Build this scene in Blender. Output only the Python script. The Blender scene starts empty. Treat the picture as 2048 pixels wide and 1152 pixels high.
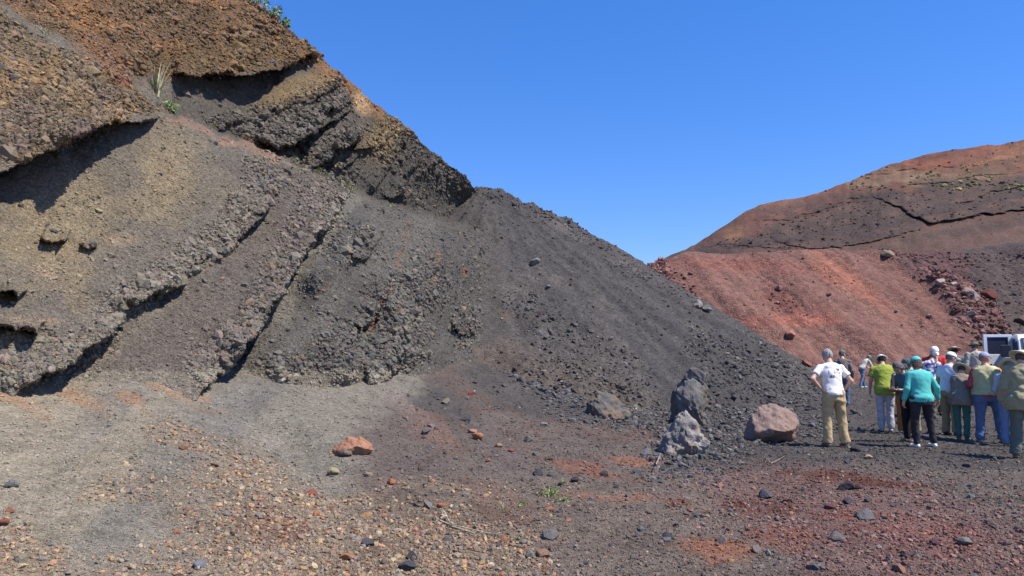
import bpy, bmesh, math, random
import numpy as np
from mathutils import Vector, Matrix

# ------------------------------------------------------------------ camera, sky, sun, exposure
SC = bpy.context.scene
COL = SC.collection
F_PX, CX, CY, PITCH, EYE = 1500.0, 1024.0, 576.0, math.radians(5.56), 1.6
cam_d = bpy.data.cameras.new("camera"); cam = bpy.data.objects.new("camera", cam_d); COL.objects.link(cam)
cam_d.sensor_width = 36.0; cam_d.lens = 36.0 * F_PX / 2048.0
cam_d.clip_start = 0.05; cam_d.clip_end = 20000
cam.location = (0, 0, EYE); cam.rotation_euler = (math.radians(90) + PITCH, 0, 0)
SC.camera = cam

SUN_EL = math.radians(58); SUN_DIR = Vector((0.90, -0.435, 0)).normalized()
SUN_AZ = math.atan2(SUN_DIR.x, SUN_DIR.y)
world = bpy.data.worlds.new("World"); SC.world = world; world.use_nodes = True
wn = world.node_tree.nodes; wl = world.node_tree.links
sky = wn.new("ShaderNodeTexSky"); sky.sky_type = 'NISHITA'; sky.sun_disc = False
sky.sun_elevation = SUN_EL; sky.sun_rotation = SUN_AZ
sky.air_density = 1.0; sky.dust_density = 0.0; sky.ozone_density = 2.0; sky.altitude = 1500
hsv = wn.new("ShaderNodeHueSaturation"); hsv.inputs['Saturation'].default_value = 1.42
gam = wn.new("ShaderNodeGamma"); gam.inputs['Gamma'].default_value = 0.7
tint = wn.new("ShaderNodeVectorMath"); tint.operation = 'MULTIPLY'; tint.inputs[1].default_value = (.78, .78, .97)
bg = wn["Background"]; bg.inputs['Strength'].default_value = 0.232
wl.new(sky.outputs[0], gam.inputs['Color']); wl.new(gam.outputs[0], tint.inputs[0]); wl.new(tint.outputs[0], hsv.inputs['Color']); wl.new(hsv.outputs[0], bg.inputs['Color'])
sd = bpy.data.lights.new("sun", 'SUN'); sd.energy = 4.6; sd.angle = math.radians(0.53); sd.color = (1.0, 0.945, 0.865)
sun = bpy.data.objects.new("sun", sd); COL.objects.link(sun)
sv = Vector((SUN_DIR.x * math.cos(SUN_EL), SUN_DIR.y * math.cos(SUN_EL), math.sin(SUN_EL)))
sun.rotation_euler = sv.to_track_quat('Z', 'Y').to_euler(); sun.location = (20, -10, 40)
SC.view_settings.view_transform = 'Standard'; SC.view_settings.look = 'None'
SC.view_settings.exposure = 0.62; SC.view_settings.gamma = 1.0
SC.render.engine = 'CYCLES'
SC.cycles.max_bounces = 5; SC.cycles.diffuse_bounces = 3

rng = np.random.default_rng(7)
KALB = 0.92          # seen brightness of a sunlit surface -> its base colour

# ------------------------------------------------------------------ helpers
def lin(c):
    c = np.asarray(c, dtype=np.float64) / 255.0
    return np.where(c <= 0.04045, c / 12.92, ((c + 0.055) / 1.055) ** 2.4)
def alb(r, g, b):
    c = lin((r, g, b)); g_ = c @ np.array([.2126, .7152, .0722])
    return (c * .88 + g_ * .12) * KALB * np.array([1.03, 1.0, .94])

def hsh(ix, iy, iz, seed):
    ix = ix & 0xffffff; iy = iy & 0xffffff; iz = iz & 0xffffff
    h = (ix.astype(np.uint32) * np.uint32(374761393) + iy.astype(np.uint32) * np.uint32(668265263)
         + iz.astype(np.uint32) * np.uint32(2147483647) + np.uint32((seed * 1274126177) & 0xffffffff))
    h = (h ^ (h >> np.uint32(13))) * np.uint32(1274126177)
    h = (h ^ (h >> np.uint32(16))) * np.uint32(2246822519)
    h ^= h >> np.uint32(15)
    return h.astype(np.float32) / np.float32(4294967296.0)

def noise3(x, y, z, seed=0):
    xi = np.floor(x); yi = np.floor(y); zi = np.floor(z)
    fx = (x - xi).astype(np.float32); fy = (y - yi).astype(np.float32); fz = (z - zi).astype(np.float32)
    X = xi.astype(np.int64); Y = yi.astype(np.int64); Z = zi.astype(np.int64)
    sx = fx * fx * (3 - 2 * fx); sy = fy * fy * (3 - 2 * fy); sz = fz * fz * (3 - 2 * fz)
    def c(a, b, d): return hsh(X + a, Y + b, Z + d, seed)
    a = c(0, 0, 0) * (1 - sx) + c(1, 0, 0) * sx; b = c(0, 1, 0) * (1 - sx) + c(1, 1, 0) * sx
    p = a * (1 - sy) + b * sy
    a = c(0, 0, 1) * (1 - sx) + c(1, 0, 1) * sx; b = c(0, 1, 1) * (1 - sx) + c(1, 1, 1) * sx
    q = a * (1 - sy) + b * sy
    return (p * (1 - sz) + q * sz) * 2 - 1

def fbm(x, y, z, scale, octv=4, seed=0, rough=0.5):
    s = 0; a = 1; t = 0
    for o in range(octv):
        k = scale * 2.03 ** o
        s = s + a * noise3(x * k + 17.3 * o, y * k - 9.1 * o, z * k + 3.7 * o, seed + o); t += a; a *= rough
    return s / t * 1.6

def cell2(x, y, seed=0):
    """distance to the nearest jittered lattice point, and that point's random value"""
    xi = np.floor(x).astype(np.int64); yi = np.floor(y).astype(np.int64)
    best = np.full(x.shape, 9.0, np.float32); rid = np.zeros(x.shape, np.float32)
    z0 = np.zeros_like(xi)
    for dx in (-1, 0, 1):
        for dy in (-1, 0, 1):
            a = xi + dx; b = yi + dy
            px = xi + dx + hsh(a, b, z0, seed); py = yi + dy + hsh(a, b, z0 + 1, seed)
            d = ((px - x) ** 2 + (py - y) ** 2).astype(np.float32)
            m = d < best
            best = np.where(m, d, best); rid = np.where(m, hsh(a, b, z0 + 2, seed), rid)
    return np.sqrt(best), rid

def sstep(a, b, x):
    t = np.clip((x - a) / (b - a), 0, 1); return t * t * (3 - 2 * t)

cp, sp = math.cos(PITCH), math.sin(PITCH)
def pix2world(u, v, Y):
    """a point seen at photo pixel (u, v) and lying Y metres in front of the camera's foot"""
    u = np.asarray(u, float); v = np.asarray(v, float)
    a = (u - CX) / F_PX; b = (CY - v) / F_PX
    dx = a; dy = cp - b * sp; dz = sp + b * cp
    t = Y / dy
    return np.stack(np.broadcast_arrays(dx * t, dy * t, EYE + dz * t), -1)
def world2pix(P):
    x = P[..., 0]; y = P[..., 1]; z = P[..., 2] - EYE
    f = np.maximum(y * cp + z * sp, 1e-3); up = -y * sp + z * cp
    return CX + F_PX * x / f, CY - F_PX * up / f

def seg_dist(u, v, poly):
    """signed distance to an open polyline (positive on its left side walking along it), and the arc fraction"""
    poly = np.asarray(poly, float)
    best = np.full(u.shape, 1e9); sgn = np.ones(u.shape); fr = np.zeros(u.shape)
    n = len(poly) - 1
    for i in range(n):
        a = poly[i]; b = poly[i + 1]; d = b - a; L2 = d @ d
        t = ((u - a[0]) * d[0] + (v - a[1]) * d[1]) / L2
        tc = np.clip(t, 0, 1)
        ex = u - a[0] - tc * d[0]; ey = v - a[1] - tc * d[1]
        dd = np.hypot(ex, ey)
        cr = d[0] * (v - a[1]) - d[1] * (u - a[0])
        m = dd < best
        best = np.where(m, dd, best); sgn = np.where(m, np.where(cr < 0, 1.0, -1.0), sgn); fr = np.where(m, (i + tc) / n, fr)
    return best * sgn, fr

def blob(u, v, cx, cy, rx, ry, ang=0, soft=0.35, nz=None):
    """soft-edged elliptical patch; nz breaks up its edge"""
    c, s = math.cos(math.radians(ang)), math.sin(math.radians(ang))
    x = ((u - cx) * c + (v - cy) * s) / rx; y = (-(u - cx) * s + (v - cy) * c) / ry
    r = np.sqrt(x * x + y * y)
    if nz is not None: r = r + nz * 0.45
    return 1 - sstep(1 - soft, 1 + soft, r)

def inpoly(u, v, poly, soft=12, nz=None, namp=10):
    poly = np.asarray(poly, float); n = len(poly)
    inside = np.zeros(u.shape, bool)
    for i in range(n):
        x0, y0 = poly[i]; x1, y1 = poly[(i + 1) % n]
        if y0 == y1: continue
        inside ^= ((v >= min(y0, y1)) & (v < max(y0, y1))) & (u < x0 + (v - y0) / (y1 - y0) * (x1 - x0))
    d, _ = seg_dist(u, v, np.vstack([poly, poly[:1]]))
    d = np.where(inside, np.abs(d), -np.abs(d))
    if nz is not None: d = d + nz * namp
    return sstep(-soft, soft, d)

def tps_fit(pts):
    pts = np.asarray(pts, float); n = len(pts)
    xy = pts[:, :2] / 500.0; w = pts[:, 2]
    r2 = ((xy[:, None] - xy[None]) ** 2).sum(-1)
    K = 0.5 * r2 * np.log(r2 + 1e-12) + np.eye(n) * 1e-3
    P = np.hstack([np.ones((n, 1)), xy])
    A = np.zeros((n + 3, n + 3)); A[:n, :n] = K; A[:n, n:] = P; A[n:, :n] = P.T
    sol = np.linalg.solve(A, np.concatenate([w, np.zeros(3)]))
    def ev(u, v):
        x = u / 500.0; y = v / 500.0
        s = sol[n] + sol[n + 1] * x + sol[n + 2] * y
        for i in range(n):
            rr = (x - xy[i, 0]) ** 2 + (y - xy[i, 1]) ** 2
            s = s + sol[i] * 0.5 * rr * np.log(rr + 1e-12)
        return s
    return ev

def mesh_np(name, V, F, color=None, smooth=True):
    me = bpy.data.meshes.new(name)
    V = np.ascontiguousarray(V, np.float32); F = np.ascontiguousarray(F, np.int32)
    n, k = F.shape
    me.vertices.add(len(V)); me.vertices.foreach_set("co", V.ravel())
    me.loops.add(n * k); me.loops.foreach_set("vertex_index", F.ravel())
    me.polygons.add(n); me.polygons.foreach_set("loop_start", np.arange(0, n * k, k, dtype=np.int32))
    me.polygons.foreach_set("use_smooth", np.full(n, smooth, bool))
    me.update(calc_edges=True)
    if color is not None:
        ca = me.color_attributes.new("Col", 'FLOAT_COLOR', 'POINT')
        c4 = np.ones((len(V), 4), np.float32); c4[:, :3] = color; ca.data.foreach_set("color", c4.ravel())
    return me

def link(name, me, mat=None, parent=None, **props):
    o = bpy.data.objects.new(name, me); COL.objects.link(o)
    if mat is not None and me is not None: me.materials.append(mat)
    if parent is not None: o.parent = parent
    for k, v in props.items(): o[k] = v
    return o

def grid_faces(nr, nc):
    i = np.arange(nr - 1)[:, None] * nc + np.arange(nc - 1)[None]
    i = i.ravel()
    return np.stack([i, i + nc, i + nc + 1, i + 1], 1)

def grid_normals(P):
    du = np.gradient(P, axis=1); dv = np.gradient(P, axis=0)
    n = np.cross(dv, du); n /= np.linalg.norm(n, axis=-1, keepdims=True) + 1e-12
    return n

# ------------------------------------------------------------------ materials
def new_mat(name):
    m = bpy.data.materials.new(name); m.use_nodes = True
    nt = m.node_tree; b = nt.nodes["Principled BSDF"]
    return m, nt, b
def nd(nt, typ, **kw):
    n = nt.nodes.new(typ)
    for k, v in kw.items(): setattr(n, k, v)
    return n
def earth_mat(name, s1, s2, bump1, bump2, dist, amount=0.5, src='Col'):
    """granular earth: base colour attribute times speckle at two sizes, with matching bumps"""
    m, nt, b = new_mat(name); L = nt.links
    tc = nd(nt, "ShaderNodeTexCoord")
    if src == 'Col':
        at = nd(nt, "ShaderNodeVertexColor", layer_name="Col"); base = at.outputs['Color']
    else:
        at = nd(nt, "ShaderNodeObjectInfo"); base = at.outputs['Color']
    n1 = nd(nt, "ShaderNodeTexNoise"); n1.inputs['Scale'].default_value = s1; n1.inputs['Detail'].default_value = 6; n1.inputs['Roughness'].default_value = 0.7
    v1 = nd(nt, "ShaderNodeTexVoronoi"); v1.inputs['Scale'].default_value = s2
    v2 = nd(nt, "ShaderNodeTexVoronoi"); v2.inputs['Scale'].default_value = s2 * 2.7
    for n in (n1, v1, v2): L.new(tc.outputs['Object'], n.inputs['Vector'])
    mr = nd(nt, "ShaderNodeMapRange"); mr.inputs['From Min'].default_value = 0.3; mr.inputs['From Max'].default_value = 0.7
    mr.inputs['To Min'].default_value = 1 - amount * 0.5; mr.inputs['To Max'].default_value = 1 + amount * 0.5
    L.new(n1.outputs['Fac'], mr.inputs['Value'])
    sep = nd(nt, "ShaderNodeSeparateColor"); L.new(v1.outputs['Color'], sep.inputs[0])
    mr2 = nd(nt, "ShaderNodeMapRange"); mr2.inputs['To Min'].default_value = 1 - amount; mr2.inputs['To Max'].default_value = 1 + amount
    L.new(sep.outputs[0], mr2.inputs['Value'])
    mu = nd(nt, "ShaderNodeMath", operation='MULTIPLY'); L.new(mr.outputs[0], mu.inputs[0]); L.new(mr2.outputs[0], mu.inputs[1])
    vm = nd(nt, "ShaderNodeVectorMath", operation='SCALE'); L.new(base, vm.inputs[0]); L.new(mu.outputs[0], vm.inputs['Scale'])
    L.new(vm.outputs[0], b.inputs['Base Color'])
    b.inputs['Roughness'].default_value = 0.95; b.inputs['Specular IOR Level'].default_value = 0.15
    ad = nd(nt, "ShaderNodeMath", operation='ADD'); L.new(v1.outputs['Distance'], ad.inputs[0]); L.new(v2.outputs['Distance'], ad.inputs[1])
    bp = nd(nt, "ShaderNodeBump", invert=True); bp.inputs['Strength'].default_value = bump1; bp.inputs['Distance'].default_value = dist
    L.new(ad.outputs[0], bp.inputs['Height'])
    bp2 = nd(nt, "ShaderNodeBump"); bp2.inputs['Strength'].default_value = bump2; bp2.inputs['Distance'].default_value = dist * 2
    L.new(n1.outputs['Fac'], bp2.inputs['Height']); L.new(bp.outputs[0], bp2.inputs['Normal']); L.new(bp2.outputs[0], b.inputs['Normal'])
    return m
M_GROUND = earth_mat("ground_gravel", 14, 45, 0.8, 0.4, 0.02, 0.32)
M_CLIFF = earth_mat("cinder_layers", 9, 28, 0.9, 0.5, 0.035, 0.30)
M_PILE = earth_mat("black_cinder", 7, 16, 0.8, 0.4, 0.05, 0.30)
M_FAR = earth_mat("far_slope", 1.6, 5.0, 0.7, 0.5, 0.12, 0.25)
M_ROCK = earth_mat("loose_rock", 22, 60, 0.5, 0.5, 0.012, 0.16)
M_STONE = earth_mat("lava_stone", 7, 22, 0.5, 0.7, 0.02, 0.16, src='obj')
# ------------------------------------------------------------------ ground height
FOOT_PX = [(-700, 770, 7.0), (-300, 770, 8.2), (0, 765, 9.5), (150, 752, 10.4), (300, 745, 11.5), (500, 745, 13.0), (600, 765, 14.0), (700, 757, 15.3),
           (800, 748, 17.0), (900, 725, 20.0), (950, 725, 24.0)]
FOOT = np.array([pix2world(u, v, D) for u, v, D in FOOT_PX])
def ground_h(x, y):
    d, fr = seg_dist(x, y, FOOT[:, :2])           # positive towards the camera
    n = len(FOOT) - 1
    zf = np.interp(fr * n, np.arange(n + 1), FOOT[:, 2])
    L = np.interp(fr * n, np.arange(n + 1), np.interp(FOOT[:, 0], [-8, -2], [8.0, 7.0]))
    dd = d
    t = np.clip(1 - dd / L, 0, 1.0)
    z = zf * t ** 1.7
    z = np.where(dd < 0, zf + np.minimum(-dd, 1.5) * 0.35, z)
    # furrows running down the fan
    fur = fbm(x * 0.9 + y * 0.75, (x - y) * 0.10, x * 0, 0.9, 3, 31)
    z = z + t * fur * 0.17 * sstep(0.0, 1.5, dd)
    z = z + .32 * sstep(17, 22, y) * sstep(8, 12.5, x) * (1 - sstep(60, 90, y))
    z = z + 0.05 * fbm(x, y, x * 0, 0.35, 3, 11) + 0.018 * fbm(x, y, x * 0, 2.2, 3, 12)
    return z
PC = np.array([-1.35, 40.0]); PH = 11.05; PS = 0.665
def pile_h(x, y):
    # crest runs back and to the right from the summit so the right skyline bows outward
    ax, ay = 3.4, 1.2
    t = np.clip(((x - PC[0]) * ax + (y - PC[1]) * ay) / (ax * ax + ay * ay), 0, 1)
    r = np.hypot(x - PC[0] - t * ax, y - PC[1] - t * ay)
    t2 = np.clip(-((x - PC[0]) * 5 - (y - PC[1]) * 4) / 41.0, 0, 1)
    r2 = np.hypot(x - PC[0] + t2 * 5, y - PC[1] - t2 * 4)
    top = PH - 0.95 * t ** 1.3
    z = np.maximum(top - PS * np.sqrt(r * r + 0.15), PH + t2 * 0.2 - PS * np.sqrt(r2 * r2 + 0.15))
    ang = np.arctan2(y - PC[1], x - PC[0])
    zz = np.clip((PH - z) / PH, 0, 1)
    z = z + (0.22 * fbm(ang * 7, zz * 0.8, x * 0, 1.0, 3, 41) * sstep(0.02, 0.3, zz)
             + 0.14 * fbm(x, y, x * 0, 0.9, 3, 42) + 0.05 * fbm(x, y, x * 0, 3.5, 3, 43))
    z = z + 0.42 * (fbm(x, y, x * 0, 0.9, 3, 46)) * (1 - sstep(0.03, 0.25, zz))
    return z
def mound_h(x, y):
    top = np.interp(x, [2, 6, 10.2, 14.3, 18, 30, 33, 60], [2.0, 5.6, 8.6, 10.45, 10.2, 10.6, 10.9, 13.2])
    toe = 43.5 + 1.2 * np.sin(x * 0.21) + 3.0 * sstep(30.5, 33, x) + 9 * sstep(8.5, 2, x)
    wob = 0.5 * fbm(x + .25 * y, y * 0.08, x * 0, 0.45, 4, 51) + .16 * fbm(x, y, x * 0, .5, 3, 57)
    face = 0.665 * (y - toe) + wob
    k = 1.2
    hh = np.clip(0.5 + 0.5 * (top - face) / k, 0, 1)
    z = top * (1 - hh) + face * hh - k * hh * (1 - hh)
    z = z + 0.10 * fbm(x, y, x * 0, 0.6, 4, 52) + 0.05 * fbm(x, y, x * 0, 2.5, 3, 53)
    z = z + 0.09 * np.maximum(fbm(x * 1.0, y * 0.12, x * 0, 1.3, 3, 54), 0)
    z = z + 0.02 * np.maximum(y - 62, 0)
    return z
def HF(x, y): return np.maximum(np.maximum(ground_h(x, y), np.where((abs(x - PC[0]) < 25), pile_h(x, y), -9)), mound_h(x, y) * (x > 3) - 9 * (x <= 3))

TERR = []   # (P vertices, colour, u, v, tag) for scattering

def put(name, P, col, mat, tag, flip=False, rough=None, **props):
    nr, nc = P.shape[:2]
    F = grid_faces(nr, nc)
    if flip: F = F[:, ::-1]
    me = mesh_np(name, P.reshape(-1, 3), F, col.reshape(-1, 3))
    o = link(name, me, mat, kind='structure')
    u, v = world2pix(P)
    TERR.append(dict(P=P.reshape(-1, 3), col=col.reshape(-1, 3), u=u.ravel(), v=v.ravel(), tag=tag,
                     rough=None if rough is None else rough.ravel(), N=grid_normals(P).reshape(-1, 3)))
    return o
def mixc(base, c, m, strength=1.0):
    m = (np.clip(m, 0, 1) * strength)[..., None]
    return base * (1 - m) + np.asarray(c) * m

# ---- ground
def build_ground():
    us = np.arange(-700, 2760, 3.0)
    Ds = 2400.0 / (np.concatenate([np.arange(1560, 1180, -4.0), np.arange(1180, 765, -2.0), np.arange(765, 726, -3.0)]) - 722.0)
    Ds = np.concatenate([[0.6, 1.2, 1.9], Ds, [900.0, 2000.0, 6000.0]])
    A = (us - CX) / F_PX
    X = A[None] * Ds[:, None] * 1.0; Y = np.broadcast_to(Ds[:, None], X.shape)
    Z = ground_h(X, Y); Z = np.where(Y > 75, -0.5, Z)
    u, v = world2pix(np.stack([X, Y, Z], -1))
    n1 = fbm(X, Y, X * 0, 0.55, 4, 21); n2 = fbm(X, Y, X * 0, 2.6, 4, 22); n3 = fbm(X, Y, X * 0, 9.0, 3, 23)
    near = (v > 735)
    col = np.ones(X.shape + (3,)) * alb(108, 97, 90)
    col = mixc(col, alb(88, 83, 80), inpoly(u, v, [(950, 700), (2700, 700), (2700, 960), (1750, 935), (1400, 945), (1250, 850), (900, 860), (760, 800)], 30, n1, 40))
    col = mixc(col, alb(118, 104, 94), inpoly(u, v, [(950, 960), (1400, 960), (1500, 1000), (1450, 1300), (800, 1300), (850, 1050)], 50, n1, 50), 0.8)
    col = mixc(col, alb(122, 95, 88), inpoly(u, v, [(1400, 950), (1650, 935), (1850, 960), (2048, 1040), (2200, 1160), (2200, 1300), (1800, 1300), (1560, 1090), (1430, 1010)], 25, n1, 40), 0.75)
    # debris fan at the left
    fan = inpoly(u, v, [(-1500, 700), (880, 700), (800, 790), (760, 850), (700, 960), (700, 1080), (560, 1400), (-1500, 1500)], 40, n1, 45)
    col = mixc(col, alb(134, 127, 115), fan)
    tb = fbm((u + v * 0.9) * 0.0075, (u - v) * 0.0012, u * 0, 1.0, 3, 24)
    col = mixc(col, alb(150, 139, 119), fan * sstep(0.0, 0.55, tb + (330 - u) * 0.0016), 0.85)
    col = mixc(col, alb(126, 121, 113), fan * sstep(0.0, 0.6, -tb + (u - 480) * 0.0022), 0.8)
    for b in [(30, 795, 75, 20, 28), (150, 798, 60, 13, 18), (345, 778, 70, 14, 22), (265, 800, 35, 14, 38), (395, 785, 40, 10, 35)]:
        col = mixc(col, alb(172, 132, 98), blob(u, v, *b, soft=0.8, nz=n2 * 1.6 + n3 * .6), 0.6)
    # ochre pebble field
    peb = inpoly(u, v, [(330, 870), (430, 900), (640, 1010), (900, 1000), (1050, 1060), (1150, 1400), (-100, 1500), (60, 1200), (230, 1125), (430, 1152), (350, 1060), (300, 1010), (190, 1000), (200, 970), (420, 985)], 60, n1 + .6 * n2, 60)
    peb = np.maximum(peb, inpoly(u, v, [(-600, 990), (60, 1040), (180, 1150), (260, 1500), (-800, 1500)], 40, n1 + .6 * n2, 40))
    col = mixc(col, alb(140, 118, 96), peb, 0.6)
    for (b, c, s) in [((565, 1060, 55, 30, 20), (136, 98, 80), .7), ((860, 855, 45, 20, 35), (142, 106, 92), .6), ((800, 800, 35, 14, 35), (150, 132, 124), .6),
                      ((1262, 921, 42, 13, 12), (158, 108, 84), .8), ((1180, 940, 60, 10, 10), (150, 98, 78), .7), ((1240, 995, 90, 9, 2), (150, 106, 84), .7),
                      ((1665, 958, 95, 12, 3), (106, 68, 56), .85), ((1490, 1018, 66, 18, 8), (104, 64, 52), .9), ((1365, 1003, 32, 10, 3), (115, 66, 48), .85),
                      ((1690, 1028, 45, 9, 5), (120, 66, 48), .8), ((1450, 1102, 62, 20, 6), (156, 100, 74), .85), ((1570, 1075, 60, 22, 5), (150, 88, 66), .6),
                      ((1780, 970, 60, 10, 10), (108, 68, 54), .6), ((1300, 870, 60, 12, 8), (118, 92, 80), .7), ((1820, 1060, 150, 30, 12), (142, 88, 78), .6),
                      ((1000, 1000, 70, 30, 30), (120, 92, 78), .6), ((940, 790, 60, 20, 30), (116, 92, 82), .6), ((1180, 860, 90, 16, 5), (112, 92, 84), .6),
                      ((1040, 870, 50, 30, 25), (112, 94, 86), .5)]:
        col = mixc(col, alb(*c), blob(u, v, *b, soft=0.55, nz=n2 * 1.8 + n3 * .9 + n1 * .5), s * .9)
    col = col * (1 + 0.14 * n2 + 0.16 * n3)[..., None]
    col = mixc(col, alb(95, 72, 66), (Y > 48) * 1.0)
    # small lumps
    d1, r1 = cell2(X * 9, Y * 9, 5)
    amp = np.clip(Y / 6, .6, 2.0)
    Z = Z + 0.022 * np.maximum(0.42 - d1, 0) * (r1 > 0.45) * amp + 0.006 * n3
    rough = 0.35 + 0.5 * peb
    put("ground", np.stack([X, Y, Z], -1), np.clip(col, .01, 1), M_GROUND, 'ground', flip=True, rough=peb)
build_ground()

# ---- black cinder pile
def build_pile():
    xs = np.arange(-14, 18.2, 0.062); ys = np.arange(19, 55, 0.075)
    X, Y = np.meshgrid(xs, ys)
    Z = pile_h(X, Y); g = ground_h(X, Y)
    n1 = fbm(X, Y, X * 0, 0.5, 4, 61); n2 = fbm(X, Y, X * 0, 3.0, 3, 62)
    u, v = world2pix(np.stack([X, Y, Z], -1))
    Z = np.where(Z < g - 0.12, np.maximum(Z, g - 0.5), Z)
    col = np.ones(X.shape + (3,)) * alb(86, 83, 82)
    ang = np.arctan2(Y - PC[1], X - PC[0])
    st = fbm(ang * 16, Z * 0.05, X * 0, 1.0, 3, 63)
    col = mixc(col, alb(74, 72, 73), sstep(-.2, .6, st), 0.8)
    col = mixc(col, alb(104, 98, 94), sstep(.1, .8, n1), 0.5)
    col = mixc(col, alb(116, 106, 96), blob(u, v, 985, 520, 26, 140, -12, .6, n1), 0.2)
    col = mixc(col, alb(104, 92, 84), inpoly(u, v, [(930, 700), (1000, 690), (1300, 800), (1300, 900), (900, 900)], 30, n1, 30), 0.6)
    col = mixc(col, alb(104, 88, 78), blob(u, v, 1010, 632, 18, 10, 20, .6, n2), 0.6)
    col = col * (1 + 0.16 * n2)[..., None]
    rub = blob(u, v, 1130, 770, 190, 45, 14, .5, n1) + 0.7 * inpoly(u, v, [(1000, 600), (1060, 590), (1330, 760), (1250, 800), (1080, 700)], 18, n1, 25) \
        + 0.8 * inpoly(u, v, [(1330, 660), (1500, 680), (1640, 770), (1640, 860), (1420, 860)], 18, n1, 25) + 0.5 * (1 - sstep(0, 22, abs(seg_dist(u, v, [(970, 370), (1130, 430), (1290, 540)])[0] + 12)))
    d1, r1 = cell2(X * 4.5, Y * 4.5, 6)
    Z = Z + 0.10 * np.maximum(0.5 - d1, 0) * (r1 > 0.35) * (0.35 + np.clip(rub, 0, 1))
    put("cinder_pile", np.stack([X, Y, Z], -1), np.clip(col, .01, 1), M_PILE, 'pile', rough=np.clip(rub, 0.0, 1), flip=True)
build_pile()

# ---- red mound with the dark scree at its right
def build_mound():
    xs = np.arange(2, 72, 0.10); ys = np.concatenate([np.arange(42, 64, 0.085), np.arange(64, 96, 0.5)])
    X, Y = np.meshgrid(xs, ys)
    Z = mound_h(X, Y); g = ground_h(X, Y) - 0.25
    P0 = np.stack([X, Y, Z], -1); u, v = world2pix(P0)
    n1 = fbm(X, Y, X * 0, 0.35, 4, 71); n2 = fbm(X, Y, X * 0, 2.0, 3, 72); st = fbm(X + .22 * Y, Y * 0.10, X * 0, 1.0, 5, 73, .62)
    col = np.ones(X.shape + (3,)) * alb(127, 91, 81)
    col = mixc(col, alb(114, 78, 70), sstep(-.1, .7, st), 0.65)
    col = mixc(col, alb(146, 106, 91), sstep(.15, .8, -st + 0.3 * n1), 0.4)
    for (b, c, s) in [((1570, 610, 50, 24, 25), (122, 76, 68), .7), ((1520, 640, 30, 14, 20), (118, 74, 68), .7), ((1650, 622, 45, 18, 20), (128, 80, 70), .6),
                      ((1600, 640, 90, 14, 0), (172, 100, 78), .5), ((1700, 560, 120, 24, 35), (172, 104, 80), .5), ((1500, 530, 110, 14, 3), (140, 88, 76), .6)]:
        col = mixc(col, alb(*c), blob(u, v, *b, soft=.6, nz=n1), s)
    left = inpoly(u, v, [(1150, 480), (1330, 515), (1350, 560), (1410, 600), (1430, 660), (1200, 700)], 14, n1, 14)
    col = mixc(col, alb(120, 82, 74), left, 0.75)
    redge = [(1755, 495), (1830, 545), (1880, 600), (1920, 650), (1985, 690), (2048, 735)]
    sd, _ = seg_dist(u, v, redge)
    right = sstep(-14, 14, sd + n1 * 14)          # beyond the boundary
    col = mixc(col, alb(86, 74, 71), right)
    maroon = inpoly(u, v, [(1770, 498), (1900, 492), (1945, 520), (1940, 580), (1880, 590), (1820, 550)], 12, n1, 16)
    col = mixc(col, alb(100, 72, 70), maroon, .8)
    band = inpoly(u, v, [(1840, 545), (1950, 575), (1990, 600), (2020, 670), (1990, 700), (1920, 650)], 10, n1, 12)
    col = mixc(col, alb(116, 84, 76), band, 0.7)
    col = mixc(col, alb(112, 74, 66), blob(u, v, 1780, 500, 60, 12, 5, .6, n1), 0.6)
    col = col * (1 + 0.10 * n2)[..., None]
    rough = np.clip(left + band + 0.15 * maroon + 0.2 * (right) + 0.4 * blob(u, v, 1570, 610, 60, 30, 25, .5, n1), 0, 1)
    d1, r1 = cell2(X * 2.6, Y * 2.6, 8)
    Z = Z + 0.25 * np.maximum(0.5 - d1, 0) * (r1 > 0.35) * np.clip(left + band, 0, 1)
    Z = Z + 0.30 * np.clip(band, 0, 1) + 0.05 * left
    Z = np.where(Z < g, g, Z)
    put("red_mound", np.stack([X, Y, Z], -1), np.clip(col, .01, 1), M_FAR, 'mound', rough=rough, flip=True)
build_mound()

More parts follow.
